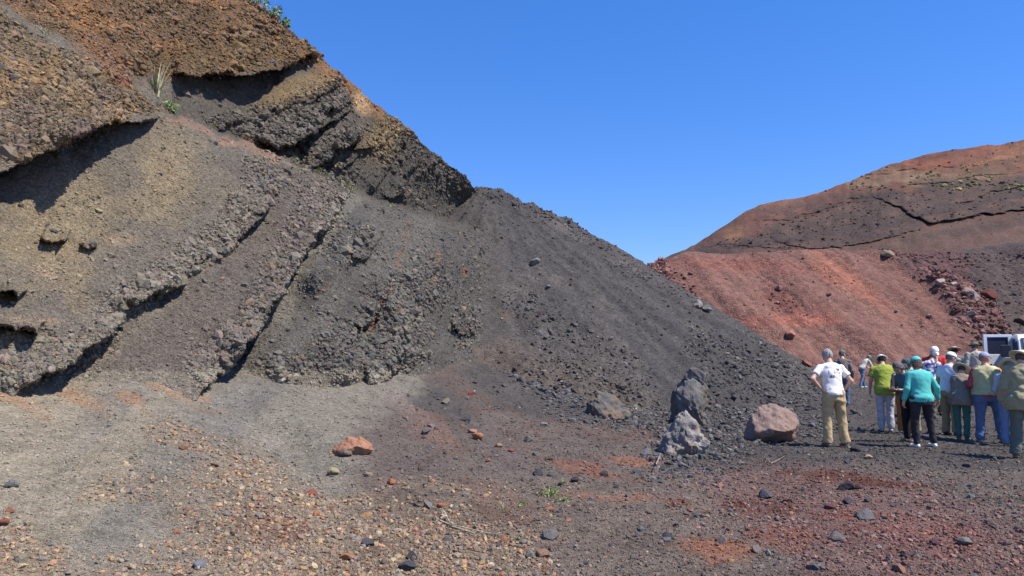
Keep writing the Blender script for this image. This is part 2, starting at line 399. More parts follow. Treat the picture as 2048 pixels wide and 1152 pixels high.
# ---- far quarry wall
def build_hill():
    us = np.arange(900, 2900, 3.0); nt = 230
    sky_u = [900, 1000, 1240, 1290, 1340, 1390, 1440, 1480, 1520, 1545, 1600, 1660, 1740, 1780, 1830, 1870, 1920, 2000, 2048, 2200, 2500, 2900]
    sky_v = [760, 700, 566, 537, 512, 489, 456, 430, 410, 404, 395, 376, 345, 328, 314, 306, 297, 288, 279, 262, 244, 240]
    vs = np.interp(us, sky_u, sky_v); vs = vs + 2.2 * noise3(us * 0.03, us * 0, us * 0, 3) + 1.0 * noise3(us * 0.11, us * 0, us * 0, 4)
    vf = np.interp(us, [900, 1290, 1500, 2048, 2900], [800, 600, 560, 545, 545])
    t = np.linspace(0, 1, nt)[:, None]
    U = np.broadcast_to(us[None], (nt, len(us))); V = vs[None] * (1 - t) + vf[None] * t
    Dtop = np.interp(us, [900, 1290, 1540, 2048, 2900], [96, 100, 112, 138, 160]); Dbot = np.interp(us, [900, 1290, 2048, 2900], [80, 76, 76, 78])
    D = Dtop[None] * (1 - t) ** 1.0 + Dbot[None] * t
    n1 = fbm(U * 0.01, V * 0.014, U * 0, 1.0, 4, 81); n2 = fbm(U * 0.05, V * 0.07, U * 0, 1.0, 3, 82)
    def ledge(poly, A, L, under=9, w=None):
        d, fr = seg_dist(U, V + n1 * 6 + n2 * 4, poly)
        env = np.sin(np.clip(fr, 0.02, .98) * math.pi) ** 0.5
        A = A * (0.30 if A > 4 else 0.24)
        return -A * env * np.where(d > 0, np.exp(-d / L), 0) * sstep(-3.5, 3.5, d) + 0.3 * A * env * np.where(d <= 0, np.exp(d / under), 0)
    D = D + ledge([(1480, 446), (1560, 440), (1640, 418), (1700, 398), (1760, 392)], 1.8, 26)
    D = D + ledge([(1530, 480), (1620, 500), (1700, 492), (1790, 470), (1860, 452)], 3.0, 34)
    D = D + ledge([(1755, 395), (1800, 415), (1850, 443), (1880, 446), (1960, 430), (2100, 412), (2300, 400)], 4.5, 34, 12)
    D = D + ledge([(1900, 415), (1960, 392), (2048, 372), (2200, 360)], 3.0, 20, 8)
    D = D + ledge([(1770, 375), (1850, 365), (1950, 352), (2100, 340)], 2.2, 18)
    D = D + ledge([(1700, 352), (1800, 338), (1900, 330), (2100, 318)], 1.6, 14)
    D = D + ledge([(1400, 498), (1460, 492), (1530, 500), (1600, 505)], 1.4, 12)
    D = D + 0.9 * n1 + 0.35 * n2
    P = pix2world(U, V, D)
    # ground behind the crest falls away
    back = P[0:1] + np.array([0, 14, -3.0]); back2 = P[0:1] + np.array([6, 60, -25.0])
    P = np.concatenate([back2, back, P], 0)
    col = np.ones(U.shape + (3,)) * alb(108, 76, 65)
    n3 = fbm(U * 0.02, V * 0.09 - U * 0.02, U * 0, 1.0, 4, 83)
    top = inpoly(U, V, [(1440, 440), (1560, 380), (1740, 300), (2900, 150), (2900, 345), (2048, 335), (1850, 350), (1700, 372), (1620, 395), (1530, 420)], 14, n1, 14)
    col = mixc(col, alb(130, 88, 66), top)
    col = mixc(col, alb(146, 106, 76), top * sstep(0, .7, n3), .6)
    col = mixc(col, alb(132, 80, 62), top * blob(U, V, 1850, 320, 110, 20, -8, .5, n1), .8)
    yel = inpoly(U, V, [(1700, 372), (1780, 335), (1860, 345), (2048, 345), (2900, 330), (2900, 372), (2048, 385), (1850, 380), (1790, 372)], 8, n3, 18)
    col = mixc(col, alb(146, 122, 92), yel, .55)
    dark = inpoly(U, V, [(1400, 500), (1500, 470), (1560, 442), (1640, 420), (1700, 400), (1760, 385), (1860, 372), (2048, 352), (2900, 320), (2900, 440), (2048, 425), (1860, 455), (1760, 490), (1600, 510)], 8, n3, 12)
    col = mixc(col, alb(80, 68, 63), dark, .92)
    low = inpoly(U, V, [(1700, 500), (1860, 456), (2048, 430), (2900, 420), (2900, 600), (1600, 600)], 8, n1, 10)
    col = mixc(col, alb(98, 77, 67), low, .9)
    col = mixc(col, alb(112, 77, 67), inpoly(U, V, [(1480, 460), (1540, 405), (1620, 392), (1700, 378), (1720, 398), (1620, 425), (1520, 455)], 8, n1, 8), .7)
    col = mixc(col, alb(88, 71, 65), inpoly(U, V, [(1330, 530), (1420, 500), (1560, 508), (1700, 500), (1700, 600), (1200, 650)], 8, n1, 8), .8)
    col = mixc(col, alb(164, 118, 78), blob(U, V, 1468, 468, 22, 20, -30, .5, n1), .7)
    for i, (yv, c) in enumerate([(400, (104, 76, 66)), (425, (92, 72, 64)), (470, (74, 66, 64)), (440, (62, 54, 52)), (384, (70, 60, 57)), (455, (104, 80, 68))]):
        stv = np.sin((V + (U - 1700) * 0.2 + n1 * 14 - yv) * 0.11 + i * 1.9)
        col = mixc(col, alb(*c), sstep(.55, 1.0, stv) * sstep(-.4, 0, n3), .42)
    col = col * (1 + 0.12 * n2 + 0.10 * n3)[..., None]
    col = np.concatenate([col[:1], col[:1], col], 0)
    P[..., 2] = np.maximum(P[..., 2], -0.4)
    rg = np.clip(dark * 0.5 + top * 0.2, 0, 1); rg = np.concatenate([rg[:1] * 0, rg[:1] * 0, rg], 0)
    put("far_hill", P, np.clip(col, .01, 1), M_FAR, 'hill', rough=rg, flip=False)
build_hill()

# ---- layered cinder cliff
SPUR = [(200, 232), (330, 236), (360, 240), (430, 270), (490, 300), (560, 322), (620, 348), (690, 385), (760, 412), (800, 425), (862, 440), (1000, 470)]
def build_cliff():
    front = tps_fit([(-700, 900, 6.0), (-300, 900, 7.4), (0, 900, 8.7), (300, 860, 10.6), (500, 860, 12.2), (700, 850, 14.4), (900, 820, 19.0), (1000, 820, 27.5),
        (-700, 765, 6.6), (-300, 765, 8.0), (0, 765, 9.4), (150, 750, 10.3), (300, 745, 11.4), (500, 745, 12.9), (600, 768, 13.8), (700, 757, 15.1), (800, 745, 16.8), (900, 725, 20.0), (945, 720, 24.5), (1010, 720, 29),
        (-300, 600, 8.8), (0, 600, 10.2), (200, 600, 11.6), (400, 600, 13.2), (600, 600, 15.0), (750, 600, 17.2), (880, 600, 21.5), (945, 600, 27.8), (1010, 600, 33),
        (-300, 450, 9.6), (0, 450, 11.4), (150, 420, 12.6), (300, 400, 14), (450, 420, 15.3), (600, 430, 17), (700, 430, 18.8), (800, 480, 21), (890, 490, 25.5), (945, 480, 31.5), (1010, 480, 37),
        (-500, 250, 9.6), (0, 300, 12.2), (150, 240, 13.4), (250, 245, 14.5), (330, 250, 15.8), (490, 315, 17.6), (600, 365, 18.8), (690, 398, 20), (800, 440, 23), (870, 455, 27), (945, 440, 34),
        (-500, 0, 12.5), (0, 100, 14.2), (100, 60, 16.2), (250, 150, 16.2), (0, -100, 17.5), (-500, -400, 19), (200, 0, 19.0)])
    rear = tps_fit([(-700, -500, 22), (-300, 0, 14.5), (0, 100, 14.8), (100, 90, 16.4), (0, -100, 18), (0, -330, 24), (200, 0, 19.2), (200, 130, 17.2), (300, 100, 19.2), (300, -150, 26), (400, -75, 26), (400, 0, 23.6), (500, 0, 26.2),
        (330, 230, 18.5), (390, 225, 19.6), (490, 290, 21.8), (600, 335, 23.8), (700, 382, 26.4), (800, 420, 30.2), (862, 440, 33.5),
        (450, 150, 22.6), (600, 150, 25.4), (640, 110, 27.4), (740, 200, 30.0), (800, 245, 32), (860, 300, 34.2), (900, 335, 36.2), (945, 372, 38.6),
        (700, 290, 27), (800, 350, 30.8), (870, 390, 35), (900, 400, 38), (560, 250, 24), (1000, 410, 44), (1000, 470, 42)])
    us = np.concatenate([np.arange(-700, -60, 5.0), np.arange(-60, 1012, 1.45)]); nt = 640
    sk_u = [-700, -300, 0, 300, 400, 450, 500, 540, 560, 600, 630, 645, 660, 700, 720, 745, 765, 800, 830, 860, 900, 930, 945, 970, 1010]
    sk_v = [-700, -520, -330, -150, -75, -40, 0, 30, 46, 76, 98, 118, 132, 162, 180, 206, 216, 246, 270, 300, 334, 352, 372, 400, 440]
    skv = np.interp(us, sk_u, sk_v) + 2.5 * noise3(us * .07, us * 0, us * 0, 5) + 1.8 * noise3(us * .21, us * 0, us * 0, 6)
    vb = np.interp(us, [-700, 700, 800, 900, 1010], [830, 830, 815, 800, 800])
    t = np.linspace(0, 1, nt)[:, None]
    U = np.broadcast_to(us[None], (nt, len(us))).copy(); V = skv[None] * (1 - t) + vb[None] * t
    # irregular edges for every traced line: look the line up at a warped position
    w1 = noise3(U * .018, V * .018, U * 0, 91) * 9 + noise3(U * .055, V * .055, U * 0, 92) * 4.5 + noise3(U * .15, V * .15, U * 0, 93) * 2.2
    w2 = noise3(U * .018, V * .018, U * 0, 94) * 9 + noise3(U * .055, V * .055, U * 0, 95) * 4.5 + noise3(U * .15, V * .15, U * 0, 96) * 2.2
    Uw, Vw = U + w1, V + w2
    sdp, _ = seg_dist(U + w1 * .4, V + w2 * .4, SPUR)
    up = sstep(-2, 12, sdp)
    up = up * sstep(60, 250, U + (200 - V) * 0)   # left of the gully both surfaces are one
    D = front(U, V) * (1 - up) + rear(U, V) * up
    def ledge(poly, A, L, under=10.0, uA=0.35, ends=0.12, edge=3.2, var=1.0):
        A_ = np.interp(np.linspace(0, 1, 50), np.linspace(0, 1, len(A)), A) if hasattr(A, '__len__') else np.full(50, A)
        d, fr = seg_dist(Uw, Vw, poly)
        # strength along the edge, blended over all segments so that it never jumps
        num = 0; den = 0; pn = np.asarray(poly, float); ns = len(pn) - 1
        for i in range(ns):
            e = pn[i + 1] - pn[i]; tt = np.clip(((Uw - pn[i, 0]) * e[0] + (Vw - pn[i, 1]) * e[1]) / (e @ e), 0, 1)
            di = np.hypot(Uw - pn[i, 0] - tt * e[0], Vw - pn[i, 1] - tt * e[1]) + 4.0; f = (i + tt) / ns
            ai = np.interp(f, np.linspace(0, 1, 50), A_) * sstep(0, ends, f) * sstep(0, ends, 1 - f) * (1.0 + .45 * noise3(f * 9, f * 0 + len(poly), f * 0, 55) * var)
            w = di ** -5.0; num = num + ai * w; den = den + w
        a = num / den
        return -a * np.where(d > 0, np.exp(-np.maximum(d, 0) / L), 0) * sstep(-edge, edge, d) + uA * a * np.where(d <= 0, np.exp(np.minimum(d, 0) / under), 0)
    def rev(p): return p
    # each polyline is walked left to right, so the overhanging side (above it) lies on its left
    D += ledge([(-500, 420), (-100, 360), (0, 345), (60, 325), (130, 292), (170, 264), (230, 250), (290, 246), (335, 226)], [1.2, 1.15, 1.1, .95, .7, .4], 120, 40, .45, 0.04, 3)
    D += ledge([(340, 150), (400, 157), (450, 152), (520, 142), (570, 130), (620, 112), (650, 122)], [1.0, 1.3, 1.3, 1.1, .7], 70, 30, .5, .06, 2)
    D += ledge([(500, 285), (560, 302), (600, 292), (655, 250), (712, 212)], [.5, 1.2, 1.0, .8], 60, 14, .4)
    D += ledge([(590, 330), (630, 330), (680, 300), (725, 268)], [.6, 1.0, .9], 34, 14, .4)
    D += ledge([(640, 225), (680, 215), (712, 195)], .7, 24, 12, .3)
    D += ledge([(700, 300), (760, 290), (800, 262)], .5, 40, 30, .2)
    D += ledge([(770, 420), (800, 395), (830, 350), (850, 330)], .8, 40, 22, .3)
    D += ledge([(330, 900), (400, 800), (445, 746), (480, 720), (522, 652), (545, 612), (575, 585), (600, 530), (622, 488), (662, 432), (692, 386)], [.7, .7, .9, 1.05, .5, .95, .3, .45, 1.05, .3], 100, 26, .45, .03)
    D += ledge([(10, 800), (60, 765), (150, 735), (175, 700), (232, 672), (246, 640), (262, 600), (370, 574), (380, 540), (470, 490), (525, 442), (545, 400)], [.0, .4, .85, .85, .7, .2, .62, .12, .15, .6, .15], 80, 22, .35, .03)
    D += ledge([(500, 425), (520, 432), (535, 420), (540, 405)], .3, 16, 8, .3)
    D += ledge([(-200, 570), (-20, 578), (24, 580), (38, 592)], .45, 26, 12, .4, .05)
    D += ledge([(-200, 640), (0, 645), (55, 655), (75, 668)], .45, 22, 12, .4, .08)
    D += ledge([(80, 470), (105, 476), (140, 468)], .34, 22, 12, .2); D += ledge([(166, 486), (180, 492), (196, 486)], .24, 18, 8, .2)
    D += ledge([(760, 590), (745, 640), (735, 665)][::-1], .4, 50, 14, .3); D += ledge([(700, 505), (740, 510), (760, 480)], .35, 60, 30, .2)
    D += ledge([(735, 762), (780, 760), (802, 735)], .45, 36, 10, .3)
    D += ledge([(905, 660), (930, 668), (960, 655)], .7, 60, 16, .3)
    for q_ in ([(655, 352), (735, 300), (785, 238)], [(735, 392), (795, 322), (828, 272)], [(800, 422), (850, 352), (884, 318)], [(600, 215), (650, 190), (690, 168)], [(420, 262), (520, 232), (600, 205)]):
        D += ledge(q_, .38, 22, 10, .35)
    # rounded ribs on the darker right-hand face
    for (a, b, A, w) in [((690, 470), (660, 520), .35, 45), ((690, 740), (640, 560), .35, 40), ((860, 480), (840, 650), .45, 34), ((930, 520), (925, 640), .5, 22),
                         ((770, 560), (800, 660), .3, 30), ((560, 740), (600, 680), .3, 40), ((760, 745), (775, 715), .25, 26), ((800, 700), (870, 700), .3, 24)]:
        d, _ = seg_dist(U, V, [a, b]); D -= 1.5 * A * np.exp(-(d / w) ** 2)
    for (a, b, A, w) in [((875, 480), (862, 560), .18, 7), ((785, 570), (742, 660), .16, 6), ((695, 400), (610, 530), .15, 16), ((835, 430), (800, 560), .12, 12), ((470, 300), (560, 360), .15, 20)]:
        d, _ = seg_dist(Uw, Vw, [a, b]); D += A * np.exp(-(d / w) ** 2)
    P0 = pix2world(U, V, D); X, Y, Z = P0[..., 0], P0[..., 1], P0[..., 2]
    # rough, nodular layers
    b1 = fbm(U, V, U * 0, .012, 3, 97)
    R = np.zeros(U.shape)
    def band(poly, w0, w1_):      # w0 px above, w1 px below the line
        d, _ = seg_dist(Uw, Vw, poly); return sstep(-w1_, -w1_ * .3, d) * (1 - sstep(w0 * .55, w0, d))
    nz = b1
    blockm = inpoly(U, V, [(-700, -100), (0, 20), (60, 60), (150, 100), (260, 160), (335, 222), (230, 252), (140, 290), (60, 330), (-700, 480)], 10, nz, 16)
    orange = inpoly(U, V, [(-700, -900), (700, -900), (650, 120), (560, 138), (400, 160), (330, 170), (150, 95), (0, 10), (-700, -120)], 10, nz, 12)
    R = np.maximum(R, blockm); R = np.maximum(R, orange * (.7 + .3 * b1))
    R = np.maximum(R, band([(445, 746), (522, 652), (575, 585), (622, 488), (692, 386)], 85, 4) * .95)
    R = np.maximum(R, band([(60, 765), (150, 740), (232, 690), (246, 640), (380, 560), (470, 490), (545, 400)], 85, 6))
    R = np.maximum(R, inpoly(U, V, [(0, 640), (120, 640), (160, 740), (0, 765), (-300, 765), (-300, 640)], 10, nz, 14))
    R = np.maximum(R, inpoly(U, V, [(380, 235), (560, 200), (680, 150), (712, 205), (650, 245), (600, 290), (560, 300), (480, 285)], 8, nz, 10) * .9)
    R = np.maximum(R, inpoly(U, V, [(560, 310), (640, 280), (722, 240), (728, 270), (640, 330), (600, 335)], 6, nz, 8) * .85)
    R = np.maximum(R, inpoly(U, V, [(480, 300), (600, 330), (690, 385), (600, 400), (480, 360)], 14, nz, 20) * .5)
    for b in [(690, 478, 70, 40, 20), (760, 740, 42, 28, 0), (930, 640, 26, 40, 0), (800, 640, 60, 90, 0), (700, 700, 80, 60, 0), (560, 720, 60, 40, 0), (880, 350, 60, 50, 40), (800, 300, 60, 50, 40), (830, 400, 40, 30, 40), (860, 560, 60, 70, 0)]:
        R = np.maximum(R, blob(U, V, *b, soft=.5, nz=nz) * .8)
    R = R * (.72 + .4 * fbm(U, V, U * 0, .03, 3, 108))
    R = np.clip(np.maximum(R, .13 + .08 * b1), 0, 1)
    al = band([(0, 350), (130, 296), (240, 258), (290, 250)], 0.1, 170) * (U < 300)
    under1 = inpoly(U, V, [(-700, 420), (0, 345), (130, 300), (240, 256), (290, 250), (250, 330), (90, 440), (0, 520), (-700, 640)], 6, nz, 6)
    under2 = inpoly(U, V, [(350, 165), (450, 156), (600, 124), (640, 125), (600, 185), (470, 225), (400, 238), (370, 225)], 6, nz, 4)
    R = R * (1 - .85 * np.maximum(under1, under2))
    S = X * .5 + Y * .86   # along the strike
    Nd = np.array([.72, -.52, .46])
    f1, r1 = cell2(S * 9 + Z * 2, Z * 10 - S, 9); f2, r2 = cell2(S * 19, Z * 21 + S * 3, 10)
    n3 = fbm(X, Y, Z, 1.1, 4, 98); n4 = fbm(X, Y, Z, 5.0, 3, 99)
    disp = R * (0.13 * n3 + 0.085 * (0.55 - f1) * (r1 * 1.4) + 0.05 * (0.5 - f2) * r2 * 1.5 + 0.05 * n4) + 0.045 * n3 + 0.018 * n4
    sc_d = np.clip(D / 15, .7, 2.2)
    edgefade = sstep(0, .006, t)
    P = P0 + Nd * (disp * sc_d * edgefade)[..., None]
    P[0:1] = P0[0:1]
    # colours
    col = np.ones(U.shape + (3,)) * alb(122, 114, 102)
    tan = inpoly(U, V, [(0, 420), (250, 330), (300, 255), (400, 290), (440, 400), (330, 430), (200, 480), (0, 560), (-700, 650), (-700, 500)], 60, nz, 70)
    col = mixc(col, alb(154, 137, 108), tan, .75)
    col = mixc(col, alb(150, 130, 100), sstep(.1, .8, b1) * (1 - sstep(500, 700, U)), .35)
    col = mixc(col, alb(112, 103, 96), inpoly(U, V, [(420, 300), (690, 385), (620, 490), (560, 600), (450, 740), (200, 740), (400, 560), (530, 430)], 14, nz, 14), .8)
    grey = inpoly(U, V, [(692, 388), (870, 445), (1010, 470), (1010, 900), (430, 900), (450, 745), (520, 660), (600, 550)], 8, nz, 8)
    col = mixc(col, alb(99, 96, 92), grey, .95)
    col = mixc(col, alb(118, 113, 104), grey * sstep(.0, .7, fbm(U * .7 + V * .4, V * .3, U * 0, .02, 3, 101)), .55)
    col = mixc(col, alb(130, 125, 114), (lambda d: (1 - sstep(8, 22, abs(d))))(seg_dist(Uw, Vw, [(700, 398), (660, 455), (625, 520), (590, 580), (560, 640)])[0]), .75)
    col = mixc(col, alb(124, 98, 62), blockm, .55)
    col = mixc(col, alb(112, 98, 86), blockm * sstep(-.1, .5, fbm(U, V, U * 0, .02, 3, 102) + (V - 230) * .004), .8)
    col = mixc(col, alb(164, 128, 84), blockm * sstep(.1, .6, fbm(U, V, U * 0, .013, 3, 103)), .4)
    col = mixc(col, alb(128, 99, 70), orange, .95)
    col = mixc(col, alb(108, 88, 66), orange * sstep(-.2, .5, fbm(U, V, U * 0, .015, 3, 104)), .6)
    col = mixc(col, alb(160, 116, 72), orange * sstep(.1, .6, fbm(U * .6, V, U * 0, .02, 3, 105)), .6)
    col = mixc(col, alb(112, 92, 62), orange * (1 - sstep(30, 80, seg_dist(U, V, [(340, 150), (450, 155), (640, 115)])[0])), .6)
    col = mixc(col, alb(146, 104, 76), blob(U, V, 215, 120, 60, 30, 35, .5, nz), .6); col = mixc(col, alb(134, 90, 70), blob(U, V, 245, 160, 24, 14, 35, .5, nz), .7)
    rearm = up * (1 - orange) * (U > 345)
    col = mixc(col, alb(98, 92, 84), rearm, .9)
    col = mixc(col, alb(148, 124, 88), rearm * blob(U, V, 610, 170, 90, 22, -22, .5, nz), .8)
    sdk, _ = seg_dist(U, V, list(zip(sk_u[5:], sk_v[5:])))
    col = mixc(col, alb(150, 110, 74), rearm * (1 - sstep(10, 30, -sdk + 6 * nz)) * (U < 770), .85)
    col = mixc(col, alb(200, 164, 118), blob(U, V, 722, 205, 13, 24, -25, .5, nz), .8)
    col = mixc(col, alb(140, 118, 82), rearm * blob(U, V, 770, 290, 40, 60, 40, .6, nz), .7)
    col = mixc(col, alb(76, 74, 72), rearm * inpoly(U, V, [(600, 350), (700, 300), (800, 260), (1000, 300), (1000, 480), (860, 440), (700, 390)], 20, nz, 20) * sstep(-.5, .3, nz), .55)
    col = mixc(col, alb(160, 128, 108), (1 - sstep(3, 10, abs(seg_dist(Uw, Vw, [(345, 235), (430, 275), (500, 300), (560, 325)])[0]))), .7)
    for (ln, c, w) in [([(785, 570), (765, 610), (740, 665)], (132, 92, 76), 4), ([(885, 500), (880, 545), (870, 580)], (142, 118, 94), 4), ([(815, 450), (812, 500), (800, 530)], (124, 106, 90), 5), ([(930, 548), (934, 560)], (150, 100, 74), 3)]:
        d, _ = seg_dist(Uw, Vw, ln); col = mixc(col, alb(*c), 1 - sstep(w * .5, w * 1.6, abs(d)), .7)
    for b in [(95, 545, 34, 12, 20), (240, 480, 30, 12, 0), (60, 640, 60, 7, 5)]:
        col = mixc(col, alb(168, 142, 118), blob(U, V, *b, soft=.6, nz=nz), .5)
    col = mixc(col, alb(138, 130, 116), (V > 735) * sstep(0, 1, (V - 735) / 12) * (U < 800) * 1.0, .9)
    sp_ = hsh((U * .8).astype(np.int64) + 5000, (V * .8).astype(np.int64) + 5000, np.zeros(U.shape, np.int64), 3)
    col = col * (1 + 0.12 * n4 + R * (.35 * (r1 - .5) + .3 * (r2 - .5)))[..., None]
    # the far side of the crest
    back = P[0:1] + np.array([-.6, 1.0, 0.15]); back2 = P[0:1] + np.array([-5, 7, -.8]); back3 = P[0:1] + np.array([-18, 26, -10.])
    P = np.concatenate([back3, back2, back, P], 0); col = np.concatenate([col[:1]] * 3 + [col], 0); R = np.concatenate([R[:1] * 0] * 3 + [R], 0)
    put("hillside", P, np.clip(col, .01, 1), M_CLIFF, 'cliff', rough=R, flip=False)
build_cliff()
# ------------------------------------------------------------------ loose gravel (uncountable) lying on the terrain
def ico(sub):
    bm = bmesh.new(); bmesh.ops.create_icosphere(bm, subdivisions=sub, radius=1.0)
    V = np.array([v.co[:] for v in bm.verts]); F = np.array([[v.index for v in f.verts] for f in bm.faces]); bm.free()
    return V, F
ICO1 = ico(1)
def terr(tag): return next(T for T in TERR if T['tag'] == tag)
def scatter(name, tag, n, weight, px, mn, mx, label, cat, mat, palette=None, pal_w=None, dark=(0.75, 1.3), sink=0.25, flat=0.7):
    """n angular stones on a terrain sheet; px = typical size in photo pixels (median), mn/mx metres"""
    T = terr(tag); P, col = T['P'], T['col']
    w = weight(T['u'], T['v'], T).astype(np.float64); w[~np.isfinite(w)] = 0; w = np.maximum(w, 0)
    c = np.cumsum(w); idx = np.searchsorted(c, rng.random(n) * c[-1]); idx = np.minimum(idx, len(P) - 1)
    N = T['N'][idx]; flipm = (N[:, 2] < 0) if tag in ('ground', 'pile', 'mound') else ((N * (np.array([0, 0, EYE]) - P[idx])).sum(1) < 0)
    N = np.where(flipm[:, None], -N, N)
    D = np.maximum(P[idx, 1], 1.0)
    r = np.clip(D / F_PX * px * np.exp(rng.normal(0, 0.5, n)) * 0.5, mn * .5, mx * .5)
    if 'rough' in T and T['rough'] is not None: r = r * ((0.6 + 0.7 * T['rough'][idx]) if tag != 'ground' else (.9 + .3 * T['rough'][idx]))
    V0, F0 = ICO1; k = len(V0)
    V = V0[None] * (1 + rng.normal(0, 0.17, (n, k, 1)))
    sc = np.stack([rng.uniform(.75, 1.35, n), rng.uniform(.75, 1.35, n), rng.uniform(.5, 1.0, n) * (flat + .3)], 1)
    V = V * sc[:, None] + rng.normal(0, 0.08, (n, k, 3))
    q = rng.normal(0, 1, (n, 4)) * np.array([1.0, .28, .28, 1.0]); q /= np.linalg.norm(q, axis=1, keepdims=True)
    a, b, cc, d = q.T
    Rm = np.stack([1 - 2 * (cc * cc + d * d), 2 * (b * cc - a * d), 2 * (b * d + a * cc), 2 * (b * cc + a * d), 1 - 2 * (b * b + d * d), 2 * (cc * d - a * b),
                   2 * (b * d - a * cc), 2 * (cc * d + a * b), 1 - 2 * (b * b + cc * cc)], 1).reshape(n, 3, 3)
    V = np.einsum('nij,nkj->nki', Rm, V)
    jit = rng.normal(0, 1, (n, 3)) * (D / F_PX * 1.2)[:, None]; jit -= (jit * N).sum(1, keepdims=True) * N
    V = V * r[:, None, None] + (P[idx] + jit + N * (r * (.5 - sink))[:, None])[:, None]
    base = col[idx]
    if palette is not None:
        pal = np.array([alb(*p) for p in palette]); pi = rng.integers(0, len(pal), n)
        pw = pal_w(T['u'][idx], T['v'][idx], T, idx) if callable(pal_w) else pal_w
        use = (rng.random(n) < pw)[:, None]
        base = np.where(use, pal[pi], base)
    base = base * rng.uniform(dark[0], dark[1], (n, 1)) * (1 + rng.normal(0, .03, (n, 3)))
    C = np.repeat(np.clip(base, .01, .85), k, axis=0)
    F = (F0[None] + (np.arange(n) * k)[:, None, None]).reshape(-1, 3)
    me = mesh_np(name, V.reshape(-1, 3), F, C, smooth=False)
    return link(name, me, mat, kind='stuff', label=label, category=cat)

OCHRE = [(196, 150, 92), (186, 132, 84), (160, 146, 128), (140, 134, 128), (176, 112, 84), (204, 172, 124), (150, 112, 90), (112, 106, 104), (178, 160, 132)]
OCHRE = [tuple(.55 * np.array(c) + .45 * np.array((138, 124, 108))) for c in OCHRE]
REDS = [(140, 98, 88), (124, 90, 84), (150, 110, 98), (112, 90, 88), (134, 116, 110)]
def onsc(u, v): return 1.0 * (u > -500) * (u < 2500) * (v < 1500)
def g_w(u, v, T):
    return onsc(u, v) * (T['P'][:, 1] < 45) * (0.9 + 0.5 * T['rough'] + 0.2 * (u > 950))
scatter("ground_gravel", 'ground', 120000, g_w, 2.9, .007, .05, "fine mixed grey and rust coloured gravel covering the quarry floor", "gravel", M_ROCK, OCHRE, lambda u, v, T, i: 0.04 + 0.36 * T['rough'][i] - .03 * (v < 860))
scatter("pebbles", 'ground', 9000, lambda u, v, T: onsc(u, v) * T['rough'], 5.4, .010, .05, "ochre, tan and grey pebbles spread across the bottom left of the floor", "pebbles", M_ROCK, OCHRE, 0.7)

def red_w(u, v, T): return onsc(u, v) * blob(u, v, 1800, 1060, 420, 95, 8, .5) + 0.25 * onsc(u, v) * (u > 1000) * (v > 830) * (T['P'][:, 1] < 30)
scatter("red_gravel", 'ground', 9000, red_w, 5.0, .012, .06, "dull red and purplish broken cinder strewn over the right foreground", "gravel", M_ROCK, REDS, lambda u, v, T, i: 0.8 * blob(u, v, 1800, 1060, 460, 110, 8, .5) + .08)
def dk_w(u, v, T):
    return (T['P'][:, 1] < 45) * (inpoly(u, v, [(990, 720), (1300, 770), (1640, 790), (1660, 860), (1480, 905), (1440, 960), (1290, 950), (1310, 880), (1100, 830)], 20) + .04 * (u > 800) * (u < 2200) * (v > 740))
scatter("dark_rubble", 'ground', 8000, dk_w, 5.6, .025, .18, "loose charcoal grey lava rubble along the foot of the black cinder pile", "rubble", M_ROCK, [(98, 96, 98), (84, 82, 84), (112, 108, 106)], .8)
scatter("fallen_cinder", 'pile', 20000, lambda u, v, T: (0.22 + 0.8 * T['rough']) * (T['P'][:, 2] > ground_h(T['P'][:, 0], T['P'][:, 1]) - .05), 3.2, .03, .26, "loose angular black cinder chunks rolled down the dark pile", "cinder", M_ROCK, [(110, 106, 106), (92, 90, 92), (124, 118, 112)], .25, dark=(.7, 1.3))
scatter("cliff_cinder", 'cliff', 120000, lambda u, v, T: (u > -400) * (v > -300) * (v < 775) * (0.04 + T['rough'] ** 1.6), 4.2, .02, .30, "nodular cinder lumps crusting the layered cliff", "cinder", M_ROCK, [(96, 90, 86), (128, 110, 90)], .12, dark=(.8, 1.25), sink=.5, flat=.9)
scatter("scree_rubble", 'mound', 8000, lambda u, v, T: (0.04 + 1.3 * T['rough']) * (T['P'][:, 1] < 64) * (T['P'][:, 2] > 0.1), 4.2, .08, .65, "purplish red rubble tumbled down both edges of the red mound", "rubble", M_ROCK, [(132, 92, 88), (150, 112, 106), (112, 80, 78)], lambda u, v, T, i: .5 * T['rough'][i])
scatter("far_rubble", 'hill', 2600, lambda u, v, T: (0.05 + T['rough']), 3.0, .1, .6, "small dark stones sticking out of the distant layered quarry wall", "rubble", M_ROCK, dark=(.72, 1.15))

scatter("hill_scrub", 'hill', 420, lambda u, v, T: (u > 1690) * (v > 330) * (v < 382) * (noise3(u * .03, v * .05, u * 0, 7) > .15) + .25 * (u > 1700) * (T['v'] < np.interp(u, [1690, 1830, 2048, 2900], [372, 318, 283, 244])) * (noise3(u * .02, u * 0, u * 0, 8) > .2), 7.0, .3, .9, "low olive and straw coloured scrub growing along the upper bands of the far hill", "scrub", M_ROCK, [(118, 116, 76), (140, 132, 88), (104, 104, 74)], 1.0)
